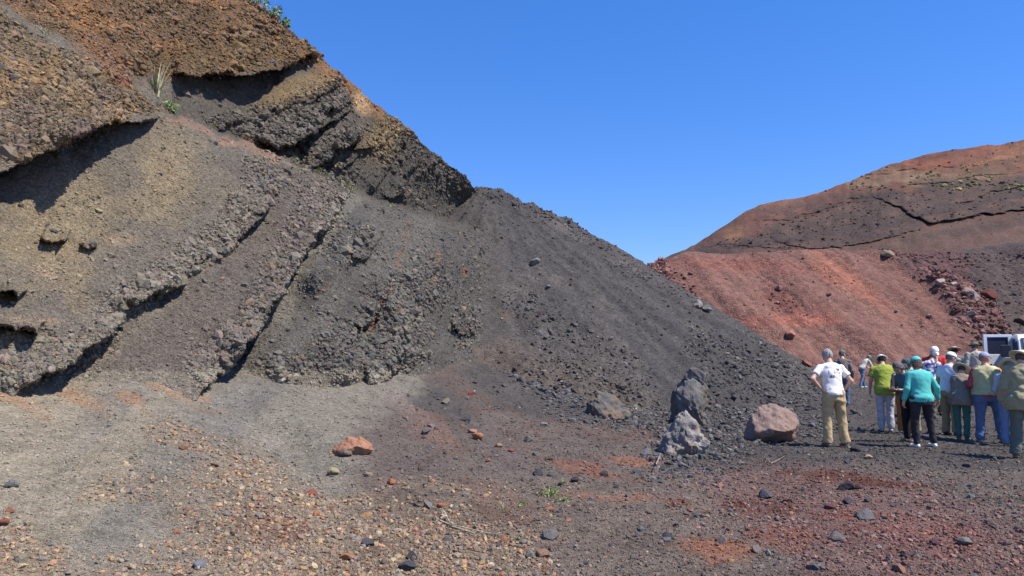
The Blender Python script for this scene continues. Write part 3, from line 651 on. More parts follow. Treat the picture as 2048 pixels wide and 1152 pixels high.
# ------------------------------------------------------------------ finding the surface behind a photo pixel
_scr = []
for T in TERR:
    m = (T['u'] > -80) & (T['u'] < 2130) & (T['v'] > -80) & (T['v'] < 1240) & (T['P'][:, 1] > 1)
    _scr.append((T['tag'], T['u'][m], T['v'][m], T['P'][m], T['col'][m], T['N'][m]))
def hit(u, v, tags=None, tol=5.0):
    best = None
    for tag, U, V, P, C, N in _scr:
        if tags and tag not in tags: continue
        t = tol * (1 if tag != 'mound' else 2)
        d2 = (U - u) ** 2 + (V - v) ** 2; m = d2 < t * t
        if m.any():
            i = np.where(m)[0]; j = i[np.argmin(P[i, 1] + 0.02 * d2[i])]
            if best is None or P[j, 1] < best[0][1]:
                n = N[j]; n = n if n @ (np.array([0, 0, EYE]) - P[j]) > 0 else -n
                best = (P[j], C[j], n)
    if best is None: raise RuntimeError("no surface at %s %s" % (u, v))
    return best

# ------------------------------------------------------------------ rocks
def rock_template(seed, ncut=9, rough=.06, sub=3, cells=True):
    r = np.random.default_rng(seed); V, F = ico(sub); V = V.copy()
    for _ in range(ncut):
        n = r.normal(0, 1, 3); n /= np.linalg.norm(n); h = r.uniform(.40, .78)
        d = V @ n - h; V -= np.where(d > 0, d, 0)[:, None] * n * .93
    q = V * 1.0 + seed * 3.1
    dsp = fbm(q[:, 0], q[:, 1], q[:, 2], 1.6, 3, seed) * rough * 1.6 + fbm(q[:, 0], q[:, 1], q[:, 2], 5.0, 3, seed + 5) * rough
    V *= (1 + dsp)[:, None]
    return V, F
def hull_rock(pts, seed, rough=.03, detail=4, res=None):
    """boulder from hand-placed corner points: hull, subdivided and weathered"""
    bm = bmesh.new()
    for p in pts: bm.verts.new(p)
    bmesh.ops.convex_hull(bm, input=bm.verts)
    for v in [v for v in bm.verts if not v.link_faces]: bm.verts.remove(v)
    for _ in range(detail): bmesh.ops.subdivide_edges(bm, edges=bm.edges, cuts=1, use_grid_fill=True)
    bmesh.ops.triangulate(bm, faces=bm.faces)
    for _ in range(1): bmesh.ops.smooth_vert(bm, verts=bm.verts, factor=.5, use_axis_x=True, use_axis_y=True, use_axis_z=True)
    bm.normal_update()
    V = np.array([v.co[:] for v in bm.verts]); Nn = np.array([v.normal[:] for v in bm.verts]); F = np.array([[v.index for v in f.verts] for f in bm.faces]); bm.free()
    s = V.max(0) - V.min(0); k = 3.0 / s.max()
    x, y, z = (V * k + seed * 7.7).T
    rid = np.abs(fbm(x, y, z, 1.1, 4, seed + 9))
    dsp = fbm(x, y, z, 1.0, 4, seed) * rough * 1.8 + fbm(x, y, z, 4.0, 4, seed + 3) * rough * .8 - np.maximum(.14 - rid, 0) * rough * 6
    V = V + Nn * (dsp * s.max())[:, None]
    return V, F, dsp
ROCKS = [mesh_np("rock_shape", *rock_template(100 + i, 11 + i % 5, .035 + .02 * (i % 3), 3), smooth=False) for i in range(9)]
for m_ in ROCKS: m_.materials.append(M_STONE)
def put_rock(u, v, wpx, colr, label, cat="rock", group=None, asp=(1, .9, .7), rot=None, tags=None, sink=.22, name="rock", k=None):
    p, c, n = hit(u, v + wpx * asp[2] * .25, tags)
    s = wpx * p[1] / F_PX * .5 * 1.12
    o = bpy.data.objects.new(name, ROCKS[int(rng.integers(0, len(ROCKS))) if k is None else k]); COL.objects.link(o)
    o.scale = (s * asp[0], s * asp[1], s * asp[2])
    o.rotation_euler = (rng.uniform(-.2, .2), rng.uniform(-.2, .2), rng.uniform(0, 6.28)) if rot is None else rot
    o.location = Vector(p) + Vector((0, 0, s * asp[2] * (.75 - sink * 2)))
    if tags is None and p[1] < 45 and v < 740 and u < 940 or tags == ('cliff',):
        o.scale = [q * .85 for q in o.scale]; o.location = Vector(p) - Vector(n) * s * .15
    cc = alb(*colr); o.color = (cc[0], cc[1], cc[2], 1)
    o['label'] = label; o['category'] = cat
    if group: o['group'] = group
    return o

G1, G2, DK, BR, OR_, PK, RD, TN, YL = (120, 118, 122), (98, 98, 104), (78, 78, 84), (134, 108, 96), (188, 122, 90), (170, 134, 124), (138, 82, 72), (160, 142, 120), (190, 156, 104)
ONE = [
 # foreground right
 (1726, 1030, 42, G1, "grey angular rock with a flat pale top, largest on the red gravel"), (1697, 1000, 32, (118, 104, 108), "mauve-grey block just behind the largest grey rock on the red gravel"),
 (1528, 988, 34, G2, "dark grey pointed rock at the upper edge of the deep red patch"), (1675, 1074, 36, (128, 120, 120), "grey wedge-shaped rock in front of the largest grey rock"),
 (1930, 1080, 34, (140, 136, 136), "pale grey round-topped stone alone in the right foreground"), (1816, 1108, 34, (104, 90, 84), "brown-grey rock beside a small white chip near the bottom edge"),
 (1620, 1132, 24, G1, "small grey stone near the bottom edge below the orange patch"), (1512, 1098, 30, (138, 128, 122), "grey stone at the right end of the orange soil patch"),
 (1690, 972, 36, (92, 84, 84), "dark broken rock behind the mauve-grey block"), (1714, 974, 20, (88, 78, 78), "small dark rock right of the dark broken rock"),
 (1800, 1136, 34, (168, 124, 108), "pink rounded stone half buried at the bottom edge"), (1926, 1048, 14, G2, "small grey stone above the pale round-topped stone"),
 (1465, 1120, 14, (200, 168, 110), "small yellow stone on the front edge of the orange patch"), (1338, 1072, 26, DK, "black jagged stone alone in the bottom centre"),
 (1735, 912, 20, (196, 160, 130), "tan stone in front of the man in khaki trousers"), (1712, 896, 24, DK, "dark stone just in front of the man's boots"), (1795, 934, 14, (110, 98, 96), "small brown-grey stone right of the tan stone"),
 (1575, 1000, 26, (120, 84, 78), "reddish brown stone right of the dark pointed rock"), (1660, 1012, 26, (118, 84, 82), "purplish stone left of the largest grey rock"),
 (1870, 1085, 24, (110, 84, 84), "purple-brown flat stone left of the pale round-topped stone"), (1710, 822, 20, (100, 96, 98), "rounded grey stone behind the man in khaki trousers"),
 # centre
 (1210, 948, 20, DK, "dark grey flat stone below the bright orange soil streak"), (1272, 942, 24, G2, "grey stone at the left end of the rubble before the pale boulder"),
 (1290, 905, 26, G1, "rounded grey stone left of the pale pyramid boulder"), (1150, 960, 22, DK, "dark stone right of the green weeds"), (1120, 966, 18, DK, "small dark stone just above the green weeds"),
 (1074, 945, 24, DK, "dark cinder stone left of the green weeds"), (1100, 948, 20, G2, "second dark stone left of the green weeds"), (1232, 973, 14, DK, "small black stone in the centre of the floor"),
 (1365, 972, 14, (140, 116, 108), "small pinkish stone on the edge of the small red patch"), (1500, 1008, 14, G2, "small grey stone on the deep red patch"),
 (1099, 1018, 22, OR_, "orange stone below the green weeds"), (1088, 1105, 34, (164, 128, 104), "broad tan stone at the bottom of the ochre gravel"), (1010, 1078, 28, OR_, "orange block at the end of the dry stalk"),
 # debris slope
 (697, 900, 34, (134, 112, 100), "brown lump of rubble under the orange slab"),
 (742, 906, 12, (178, 170, 160), "small white stone at the lower tip of the orange slab"),
 (622, 984, 24, (164, 98, 76), "red-brown round stone on the grey debris slope"), (670, 942, 32, (172, 160, 124), "pale yellow-grey flat stone under the orange slab"), (734, 950, 22, (164, 148, 130), "tan stone right of the pale yellow-grey flat stone"),
 (782, 965, 22, (188, 118, 86), "bright orange stone below the orange slab"), (366, 893, 22, (160, 112, 88), "red-brown stone high on the pale debris slope"), (430, 927, 20, (150, 124, 108), "brown stone right of and below the high red-brown stone"),
 (664, 1015, 20, (150, 104, 84), "dull red stone at the top of the ochre gravel"), (635, 1026, 20, (196, 134, 90), "light orange stone beside the dull red stone"), (880, 1010, 26, (184, 116, 80), "orange stone above the root of the dry stalk"),
 (737, 1030, 22, (192, 142, 82), "ochre stone in the middle of the gravel"), (770, 1032, 20, (170, 116, 100), "pink stone beside the ochre stone"), (690, 1113, 32, (196, 134, 92), "large light orange stone near the bottom edge"),
 (810, 1132, 42, (84, 86, 92), "large black stone with a rounded face at the bottom edge"), (822, 1112, 26, (78, 76, 78), "jagged black cinder lying on the large black stone"), (892, 1078, 24, (108, 110, 118), "blue-grey round stone below the dry stalk"),
 (738, 1085, 30, (92, 92, 98), "dark grey crumbling stone in the ochre gravel"), (402, 1127, 30, (134, 138, 148), "smooth blue-grey stone in the ochre gravel at the bottom left"), (355, 1062, 18, (178, 124, 100), "pink-orange stone in the pebbles left of the red soil patch"),
 (46, 1117, 36, (158, 150, 128), "pale grey stone in the bottom left corner"), (4, 1044, 30, (156, 98, 86), "red stone cut off by the left edge of the view"), (20, 1022, 22, (164, 112, 90), "orange-red stone near the left edge above the red stone"), (22, 968, 30, (130, 130, 130), "flat grey stone near the left edge"),
 # left contact rubble
 (958, 872, 28, (196, 134, 100), "rounded orange stone, larger of the pair at the foot of the slope"), (944, 862, 22, (184, 132, 118), "pinkish stone touching the rounded orange stone"), (998, 888, 22, (168, 136, 100), "tan stone right of the rounded orange stone"),
 (925, 850, 18, (170, 110, 92), "reddish stone above the pinkish stone"), (1022, 897, 18, (160, 90, 78), "red stone right of the tan stone"), (940, 788, 14, (160, 76, 66), "small bright red stone on the grey slope"), (893, 802, 24, (130, 122, 112), "grey-tan stone above the reddish soil patch"),
 (1090, 847, 20, (140, 136, 134), "pale grey stone in the middle of the dark rubble"), (976, 920, 14, (186, 116, 84), "small orange stone below the tan stone"),
 # cliff blocks
 (785, 556, 32, (150, 138, 130), "pale grey block stuck in the middle of the layered cliff"), (372, 182, 30, (128, 112, 98), "brown-grey block hanging at the mouth of the upper hollow"), (395, 178, 20, (158, 142, 124), "pale pointed stone hanging alone in the upper hollow"),
 (545, 118, 26, (116, 112, 112), "grey stone under the lip of the orange layer"), (440, 150, 14, (170, 166, 160), "small white stone under the lip of the orange layer"), (110, 458, 30, (108, 108, 114), "dark grey block jutting from the pale cliff at the left"),
 (183, 482, 24, (116, 112, 112), "smaller dark block right of the jutting grey block"), (110, 552, 26, (164, 142, 126), "pinkish pale block low on the left cliff"), (30, 640, 34, (150, 136, 122), "pale ledge block at the left edge of the cliff"),
 (250, 158, 34, (150, 92, 72), "rust red block on the slope left of the tall grass"), (430, 283, 18, (70, 70, 78), "black stone on the pinkish ledge below the tall grass"), (455, 275, 22, (168, 112, 94), "pink rubble stone on the ledge right of the black stone"), (545, 40, 20, (120, 72, 56), "dark red stone on the skyline below the bushes"),
 (545, 680, 18, (130, 128, 124), "small grey stone in the gully below the diagonal band"), (610, 505, 14, (150, 142, 124), "small tan stone in the gully halfway up the diagonal band"), (692, 752, 16, (124, 124, 122), "grey stone at the foot of the dark cliff"),
 # pile
 (1066, 522, 26, (128, 126, 128), "pale grey slab high on the black cinder pile"), (1098, 571, 15, (124, 124, 130), "small grey flat stone below the pale slab on the pile"), (1023, 538, 11, (128, 128, 126), "tiny pale stone left of the pale slab on the pile"),
 (1398, 608, 30, (140, 132, 128), "pale grey block on the edge between the pile and the red mound"), (1412, 616, 22, (120, 118, 118), "grey block just below the pale block on the pile's edge"),
 # mound
 (1774, 504, 30, (140, 124, 104), "tan grey boulder on the flat top of the red mound"), (1580, 666, 32, (156, 106, 90), "flat pink slab low on the red mound"), (1791, 620, 11, (116, 110, 116), "small grey stone in the middle of the red mound"),
 (1858, 630, 14, (164, 132, 124), "pale pink stone right of the small grey stone on the red mound"), (1612, 724, 24, (150, 98, 82), "flat red slab above the white-shirted man"), (1925, 668, 14, (112, 80, 82), "dark purple stone above the straw-hatted person"),
 (1884, 558, 26, (160, 148, 144), "long pale boulder at the top of the rubble line right of the mound"), (1905, 566, 20, (168, 156, 154), "white-grey boulder right of the long pale boulder"), (1937, 580, 30, (150, 128, 124), "broad pinkish boulder in the rubble line"),
 (1954, 594, 24, (148, 132, 128), "grey boulder below the broad pinkish boulder"), (1975, 582, 44, (112, 70, 64), "big dark red boulder on the dark scree at the right"), (2028, 585, 14, (76, 74, 80), "small black boulder alone on the dark scree"), (1942, 626, 20, (150, 136, 132), "pale stone low in the rubble line above the hats"),
 (1905, 588, 18, (138, 108, 104), "dull pink stone left of the grey boulder"), (2044, 634, 40, (92, 78, 74), "large brown boulder at the right edge above the van"), (1380, 545, 12, (112, 84, 84), "small purple boulder on the left shoulder of the red mound"),
]
for (u, v, w, c, lab) in ONE: put_rock(u, v, w, c, lab)
def rock_group(n, wfun, region, colors, label, group, wmin, wmax, cat="rock", tags=None, asp=None):
    k = 0; tries = 0
    while k < n and tries < n * 60:
        tries += 1
        u = rng.uniform(region[0], region[2]); v = rng.uniform(region[1], region[3])
        if rng.random() > wfun(np.array([u]), np.array([v]))[0]: continue
        try: hit(u, v + 3, tags)
        except RuntimeError: continue
        w = wmin + (wmax - wmin) * rng.random() ** 2.2
        c = np.array(colors[int(rng.integers(0, len(colors)))]) * rng.uniform(.88, 1.1)
        try: put_rock(u, v, w, np.clip(c, 0, 235), label, cat, group, asp=(rng.uniform(.8, 1.2), rng.uniform(.7, 1.1), rng.uniform(.5, .85)), tags=tags)
        except RuntimeError: continue
        k += 1
rock_group(34, lambda u, v: inpoly(u, v, [(1000, 735), (1080, 750), (1230, 795), (1190, 815), (1130, 800), (1030, 770)], 10), (980, 730, 1240, 820), [G2, DK, (104, 102, 104)], "charcoal angular lava rock in the rubble at the left foot of the black pile", "lava rocks at the left foot of the black pile", 9, 22)
rock_group(24, lambda u, v: inpoly(u, v, [(1295, 935), (1330, 915), (1420, 905), (1400, 935), (1340, 960), (1300, 960)], 8), (1280, 900, 1440, 965), [G2, DK, G1], "grey lava chunk heaped in front of the pale pyramid boulder", "lava chunks heaped before the pale boulder", 8, 24)
rock_group(18, lambda u, v: inpoly(u, v, [(1420, 790), (1640, 780), (1630, 840), (1480, 900), (1430, 900)], 10), (1410, 780, 1650, 905), [G2, DK, (112, 108, 106)], "dark grey lava rock lying around the pinkish boulder", "lava rocks around the pinkish boulder", 8, 20)
rock_group(24, lambda u, v: blob(u, v, 1780, 1060, 300, 85, 8, .4), (1450, 950, 2048, 1150), [(134, 94, 90), (116, 86, 86), (150, 104, 94), (120, 112, 112)], "purplish red broken stone on the red gravel of the right foreground", "purplish stones on the red gravel", 9, 20)
rock_group(26, lambda u, v: inpoly(u, v, [(560, 960), (1000, 930), (1150, 1000), (1150, 1150), (520, 1150), (430, 1020)], 20), (400, 920, 1160, 1150), [OR_, YL, TN, PK, G1, BR], "small orange, tan or grey stone in the ochre gravel at bottom centre", "small stones in the ochre gravel", 9, 19)
rock_group(20, lambda u, v: inpoly(u, v, [(1840, 555), (1880, 560), (1960, 600), (2005, 660), (1960, 672), (1900, 610)], 6), (1830, 545, 2010, 680), [(128, 88, 84), (142, 104, 98), (112, 76, 74)], "reddish block in the rubble line down the right side of the red mound", "blocks down the right side of the red mound", 6, 15)
rock_group(14, lambda u, v: inpoly(u, v, [(1295, 530), (1370, 530), (1385, 560), (1420, 620), (1400, 630), (1330, 570)], 6), (1285, 525, 1425, 640), [(120, 86, 82), (134, 104, 98), (108, 76, 74)], "dull red block in the rubble on the left shoulder of the red mound", "blocks on the left shoulder of the red mound", 6, 14)
rock_group(8, lambda u, v: inpoly(u, v, [(1060, 420), (1100, 425), (1300, 560), (1270, 580), (1080, 470)], 8), (1040, 410, 1310, 590), [(100, 98, 98), (116, 112, 110)], "small grey stone scattered below the skyline of the black pile", "small stones below the pile's skyline", 5, 10)
rock_group(8, lambda u, v: inpoly(u, v, [(700, 200), (760, 230), (880, 330), (900, 400), (780, 360), (700, 260)], 6), (690, 190, 930, 420), [(110, 104, 98), (92, 88, 86)], "small stone sticking out of the dark cliff just below its skyline", "small stones below the cliff's skyline", 5, 11, tags=('cliff',))
rock_group(14, lambda u, v: inpoly(u, v, [(200, 300), (430, 320), (520, 400), (330, 470), (120, 520), (40, 560)], 10), (20, 290, 540, 620), [(140, 126, 110), (112, 106, 102), (160, 140, 120)], "small stone sticking out of the smooth tan cliff face", "small stones in the tan cliff face", 6, 14, tags=('cliff',))

# the four boulders
def stone_mat(name, base, light, low, z0, z1, bumps=1.0):
    m, nt, b = new_mat(name); L = nt.links
    tc = nd(nt, "ShaderNodeTexCoord"); n1 = nd(nt, "ShaderNodeTexNoise"); n1.inputs['Scale'].default_value = 3.0; n1.inputs['Detail'].default_value = 8; n1.inputs['Roughness'].default_value = .68
    n2 = nd(nt, "ShaderNodeTexNoise"); n2.inputs['Scale'].default_value = 34; n2.inputs['Detail'].default_value = 5
    n3 = nd(nt, "ShaderNodeTexNoise"); n3.inputs['Scale'].default_value = 1.4; n3.inputs['Detail'].default_value = 3
    for n in (n1, n2, n3): L.new(tc.outputs['Object'], n.inputs['Vector'])
    cr = nd(nt, "ShaderNodeValToRGB"); cr.color_ramp.elements[0].position = .38; cr.color_ramp.elements[1].position = .64
    cr.color_ramp.elements[0].color = (*alb(*base), 1); cr.color_ramp.elements[1].color = (*alb(*light), 1); L.new(n1.outputs['Fac'], cr.inputs[0])
    cr2 = nd(nt, "ShaderNodeValToRGB"); cr2.color_ramp.elements[0].position = .5; cr2.color_ramp.elements[1].position = .6
    cr2.color_ramp.elements[0].color = (0, 0, 0, 1); cr2.color_ramp.elements[1].color = (1, 1, 1, 1); L.new(n3.outputs['Fac'], cr2.inputs[0])
    mx = nd(nt, "ShaderNodeMix", data_type='RGBA'); L.new(cr2.outputs[0], mx.inputs['Factor']); L.new(cr.outputs[0], mx.inputs['A']); mx.inputs['B'].default_value = (*alb(*low), 1)
    L.new(mx.outputs['Result'], b.inputs['Base Color']); b.inputs['Roughness'].default_value = .9; b.inputs['Specular IOR Level'].default_value = .2
    ad = nd(nt, "ShaderNodeMath", operation='MULTIPLY_ADD'); L.new(n2.outputs['Fac'], ad.inputs[0]); ad.inputs[1].default_value = .35; L.new(n1.outputs['Fac'], ad.inputs[2])
    bp = nd(nt, "ShaderNodeBump"); bp.inputs['Strength'].default_value = .8 * bumps; bp.inputs['Distance'].default_value = .06; L.new(ad.outputs[0], bp.inputs['Height']); L.new(bp.outputs[0], b.inputs['Normal'])
    return m
def boulder(u, v, wpx, pts, seed, mat, label, rough=.03, detail=4, D=None, name="boulder", parts=()):
    p, c, n = hit(u, v, ('ground', 'pile'))
    s = wpx * p[1] / F_PX
    V, F, dsp = hull_rock([np.array(q) for q in pts], seed, rough, detail)
    me = mesh_np(name, V * s, F, smooth=True)
    o = link(name, me, mat, label=label, category="boulder")
    ang = math.atan2(p[0], p[1]); o.rotation_euler = (0, 0, -ang); o.location = Vector(p) + Vector((0, 0, -.02))
    return o, s
# x to the right, y away, z up, in units of the boulder's width
b1, s1 = boulder(1368, 905, 100, [(-.50, .0, -.06), (-.46, -.12, .10), (-.30, -.28, -.05), (-.42, .1, .34), (-.2, -.2, .4), (-.06, -.02, .80), (.06, .0, .83), (.13, .1, .72), (.30, -.1, .45), (.48, .02, .18), (.46, .1, .0), (.30, -.22, .18),
    (.22, -.06, -.1), (-.1, -.30, .16), (.1, -.32, .2), (.0, .45, -.1), (-.3, .4, .2), (.3, .4, .3), (.0, .35, .6)], 3, stone_mat("pale_lava", (112, 108, 108), (168, 162, 158), (140, 126, 116), 0, 1, 1.2), "pale grey pyramid-shaped lava boulder standing in front of the tall dark boulder", .045)
b2, s2 = boulder(1545, 880, 108, [(-.52, .0, .10), (-.50, -.1, .0), (-.40, -.22, -.04), (-.44, .0, .30), (-.36, .0, .48), (-.22, .06, .62), (-.02, .1, .68), (.12, .1, .62), (.30, .12, .60), (.42, .1, .52), (.50, .0, .40), (.47, -.06, .30), (.36, -.02, .16),
    (.34, .0, -.06), (-.28, -.34, .18), (.2, -.38, .22), (.34, -.32, .24), (-.05, -.38, .26), (.0, -.1, -.1), (-.2, .5, .3), (.3, .5, .2), (.0, .45, .0)], 5, stone_mat("pinkish_lava", (128, 106, 100), (158, 136, 128), (138, 112, 100), 0, 1, .7), "broad pinkish boulder with an undercut front, beside the man in khaki trousers", .022)
tall_mat = stone_mat("weathered_lava", (88, 85, 85), (124, 120, 121), (108, 98, 84), 0, 1, .9)
b3, s3 = boulder(1382, 846, 80, [(-.50, .0, .12), (-.46, .0, .5), (-.3, -.2, .12), (-.44, .0, .78), (-.34, .0, 1.02), (-.12, .0, 1.24), (.08, -.02, 1.30), (.32, .0, 1.18), (.44, .0, .95), (.45, .0, .5), (.42, -.05, .18), (.32, -.1, .0),
    (.0, -.42, .42), (-.2, -.36, .3), (.2, -.36, .35), (.1, -.38, .75), (-.14, -.3, .85), (.0, .0, -.1), (-.1, .4, .2), (.2, .4, .9), (.1, .3, .1)], 8, tall_mat, "tall dark grey rounded boulder standing upright behind the pale pyramid boulder", .028)
boulder(704, 905, 84, [(-.5, .1, -.05), (-.45, .0, .12), (-.1, .05, .36), (.2, .0, .38), (.45, -.05, .22), (.5, -.05, .05), (.1, -.26, .20), (.35, -.24, .12), (-.3, -.2, .05), (.0, .3, .1), (.3, .3, .0), (-.2, -.05, -.1), (.2, -.05, -.1), (-.25, .1, .24)], 21,
    stone_mat("rusty_slab", (140, 96, 76), (178, 126, 96), (134, 108, 94), 0, 1, .9), "large orange slab sticking out of the grey debris slope", .022, name="rock")
V_, F_, _d = hull_rock([np.array(q) for q in [(-.16, -.1, 1.18), (-.08, -.1, 1.36), (.06, -.08, 1.45), (.2, -.06, 1.42), (.36, -.04, 1.32), (.42, 0, 1.24), (.36, -.06, 1.02), (.3, -.02, .94), (.14, -.02, 1.1), (.1, .28, 1.3), (.3, .22, 1.1), (-.05, .2, 1.2)]], 12, .03, 3)
cap = link("cap_block", mesh_np("cap_block", V_ * s3, F_), tall_mat, parent=b3, label="lighter block split off the top of the boulder")
b4, s4 = boulder(1214, 832, 84, [(-.5, .0, -.1), (-.52, -.1, .15), (-.44, -.05, .42), (-.28, .05, .60), (.0, .1, .66), (.2, .1, .54), (.36, .1, .34), (.55, .1, .02), (.3, -.3, .0), (.0, -.34, .06), (-.2, -.38, .12), (-.1, -.4, -.1), (-.1, -.25, .45), (0, .5, .2)], 14,
    stone_mat("soil_caked_lava", (92, 90, 91), (110, 102, 92), (114, 97, 84), 0, 1, .9), "soil-caked rounded grey boulder half buried at the left of the tall boulder", .04)

# ------------------------------------------------------------------ plants and dead stalks
def plant_mat(name, c, rough=.7, trans=.25):
    m, nt, b = new_mat(name); L = nt.links
    tc = nd(nt, "ShaderNodeTexCoord"); n1 = nd(nt, "ShaderNodeTexNoise"); n1.inputs['Scale'].default_value = 9; L.new(tc.outputs['Object'], n1.inputs['Vector'])
    cr = nd(nt, "ShaderNodeValToRGB"); a = np.array(c)
    cr.color_ramp.elements[0].position = .35; cr.color_ramp.elements[1].position = .65
    cr.color_ramp.elements[0].color = (*(a * .6), 1); cr.color_ramp.elements[1].color = (*(a * 1.35), 1)
    L.new(n1.outputs['Fac'], cr.inputs[0]); L.new(cr.outputs[0], b.inputs['Base Color']); b.inputs['Roughness'].default_value = rough
    return m
M_GREEN = plant_mat("weed_green", (.22, .32, .08)); M_STRAW = plant_mat("dry_straw", (.42, .36, .22)); M_OLIVE = plant_mat("olive_grass", (.24, .25, .10)); M_SHRUB = plant_mat("shrub_green", (.20, .28, .12)); M_WOOD = plant_mat("bleached_stalk", (.36, .29, .20))
def blades(n, h, spread, w, seed, lean=(0, 0), droop=.35):
    r = np.random.default_rng(seed); V = []; F = []
    for i in range(n):
        a = r.uniform(0, 6.28); rad = spread * r.uniform(0, .25); base = np.array([math.cos(a) * rad, math.sin(a) * rad, -.02]); hh = h * r.uniform(.45, 1.0)
        out = np.array([math.cos(a), math.sin(a), 0]) * spread * r.uniform(.2, 1.0) + np.array([lean[0], lean[1], 0]) * hh
        side = np.array([-math.sin(a + r.uniform(-1, 1)), math.cos(a), 0]); k0 = len(V); ns = 5
        for j in range(ns + 1):
            t = j / ns; p = base + out * (t ** 1.6) + np.array([0, 0, hh * (t - droop * t * t * .5)]); ww = w * (1 - t) ** .7 + w * .08
            V += [p - side * ww, p + side * ww]
        for j in range(ns): F.append([k0 + 2 * j, k0 + 2 * j + 1, k0 + 2 * j + 3, k0 + 2 * j + 2])
    return np.array(V), np.array(F)
def leaves(n, r3, size, seed):
    r = np.random.default_rng(seed); V = []; F = []
    for i in range(n):
        d = r.normal(0, 1, 3); d /= np.linalg.norm(d); c = d * np.array(r3) * r.uniform(.35, 1) ** .5 * (1 + .25 * math.sin(d[0] * 5 + seed)); c[2] = abs(c[2]) * .95
        t = r.normal(0, 1, 3); t /= np.linalg.norm(t); b = np.cross(t, r.normal(0, 1, 3)); b /= np.linalg.norm(b); s = size * r.uniform(.6, 1.3)
        k = len(V); V += [c - t * s, c + b * s * .45, c + t * s, c - b * s * .45]; F.append([k, k + 1, k + 2, k + 3])
    return np.array(V), np.array(F)
def tube(pts, r0, r1, n=6):
    pts = [np.array(p, float) for p in pts]; V = []; F = []
    for i, p in enumerate(pts):
        d = pts[min(i + 1, len(pts) - 1)] - pts[max(i - 1, 0)]; d /= np.linalg.norm(d) + 1e-9
        a = np.cross(d, [0, .3, 1.0]); a /= np.linalg.norm(a) + 1e-9; b = np.cross(d, a); r = r0 + (r1 - r0) * i / (len(pts) - 1)
        for j in range(n): th = 2 * math.pi * j / n; V.append(p + (a * math.cos(th) + b * math.sin(th)) * r)
    for i in range(len(pts) - 1):
        for j in range(n): F.append([i * n + j, i * n + (j + 1) % n, (i + 1) * n + (j + 1) % n, (i + 1) * n + j])
    return np.array(V), np.array(F)
def merge(parts):
    V = []; F = []; k = 0
    for v, f in parts: V.append(v); F.append(f + k); k += len(v)
    return np.concatenate(V), np.concatenate(F)
def plant(u, v, label, cat, build, name, tags=None, group=None):
    p, c, n = hit(u, v, tags); s = p[1] / F_PX
    e = bpy.data.objects.new(name, None); COL.objects.link(e); e.location = p; e['label'] = label; e['category'] = cat
    if group: e['group'] = group
    for nm, (V, F), mt in build(s): link(nm, mesh_np(nm, V, F, smooth=False), mt, parent=e)
    return e
plant(315, 192, "tall pale grass tuft with seed stalks on the ledge beside the upper hollow", "grass", lambda s: [("blades", blades(34, 75 * s, 22 * s, 1.4 * s, 1, (.05, 0)), M_OLIVE), ("seed_stalks", blades(16, 98 * s, 30 * s, 1.1 * s, 2, (.12, 0), .1), M_STRAW)], "grass_tuft")
plant(340, 222, "small bright green leafy plant just below the tall grass tuft", "plant", lambda s: [("leaves", leaves(90, (17 * s, 14 * s, 24 * s), 4.2 * s, 3), M_GREEN), ("stem", tube([(0, 0, 0), (0, 0, 12 * s)], 1 * s, .5 * s), M_GREEN)], "leafy_plant")
plant(92, 70, "thin dry weed on the orange slope at the far left", "weed", lambda s: [("blades", blades(12, 26 * s, 22 * s, .9 * s, 4), M_STRAW), ("leaves", leaves(14, (8 * s, 6 * s, 12 * s), 3 * s, 5), M_GREEN)], "dry_weed")
for (u, v, w, h, lab, sd) in [(516, 12, 22, 26, "green shrub on the skyline at the top edge, leftmost of three", 11), (553, 32, 16, 30, "upright green shrub on the skyline, middle of three", 12), (573, 50, 13, 20, "small yellow-green shrub on the skyline, lowest of three", 13)]:
    plant(u, v, lab, "shrub", lambda s, w=w, h=h, sd=sd: [("foliage", leaves(230, (w * s, w * s * .8, h * s), 3.4 * s, sd), M_SHRUB), ("twigs", blades(12, h * 1.5 * s, w * .9 * s, .5 * s, sd + 20, droop=.1), M_STRAW), ("stem", tube([(0, 0, -.1), (0, 0, h * .7 * s)], 1.2 * s, .5 * s), M_WOOD)], "shrub", tags=('cliff',))
for i, (u, v, w, h, lab) in enumerate([(590, 325, 10, 12, "yellowish dry tuft at the lower end of the second dark band"), (640, 345, 22, 12, "dry yellow shrub on the ledge above the diagonal band"), (705, 380, 24, 13, "straw coloured low bush on the ledge at the top of the diagonal band"), (785, 412, 16, 9, "small dry bush near the right end of the ledge")]):
    plant(u, v, lab, "bush", lambda s, w=w, h=h, i=i: [("leaves", leaves(60, (w * s, w * .6 * s, h * s), 2.2 * s, 30 + i), M_OLIVE), ("twigs", blades(40, h * 1.4 * s, w * s, .7 * s, 40 + i, droop=.3), M_STRAW)], "dry_bush", tags=('cliff',))
for i, (u, v, w, h, n, lab) in enumerate([(1098, 992, 26, 44, 34, "green weed with thin upright stems, tallest of the weeds on the floor"), (1130, 1002, 12, 22, 18, "small pale green weed right of the tallest weed"), (1045, 1010, 12, 14, 12, "tiny green weed left of the tallest weed"), (1062, 972, 7, 16, 8, "thin green sprig behind the tallest weed"), (1040, 1080, 11, 13, 12, "small green sprout beside the end of the dry stalk"), (1125, 968, 6, 22, 8, "slender green sprig right behind the tallest weed")]):
    plant(u, v, lab, "weed", lambda s, w=w, h=h, n=n, i=i: [("leaves", leaves(n * 2, (w * s, w * .8 * s, h * .35 * s), 3.4 * s, 50 + i), M_GREEN), ("stems", blades(n, h * s, w * s, .6 * s, 60 + i), M_OLIVE)], "weed", tags=('ground',))
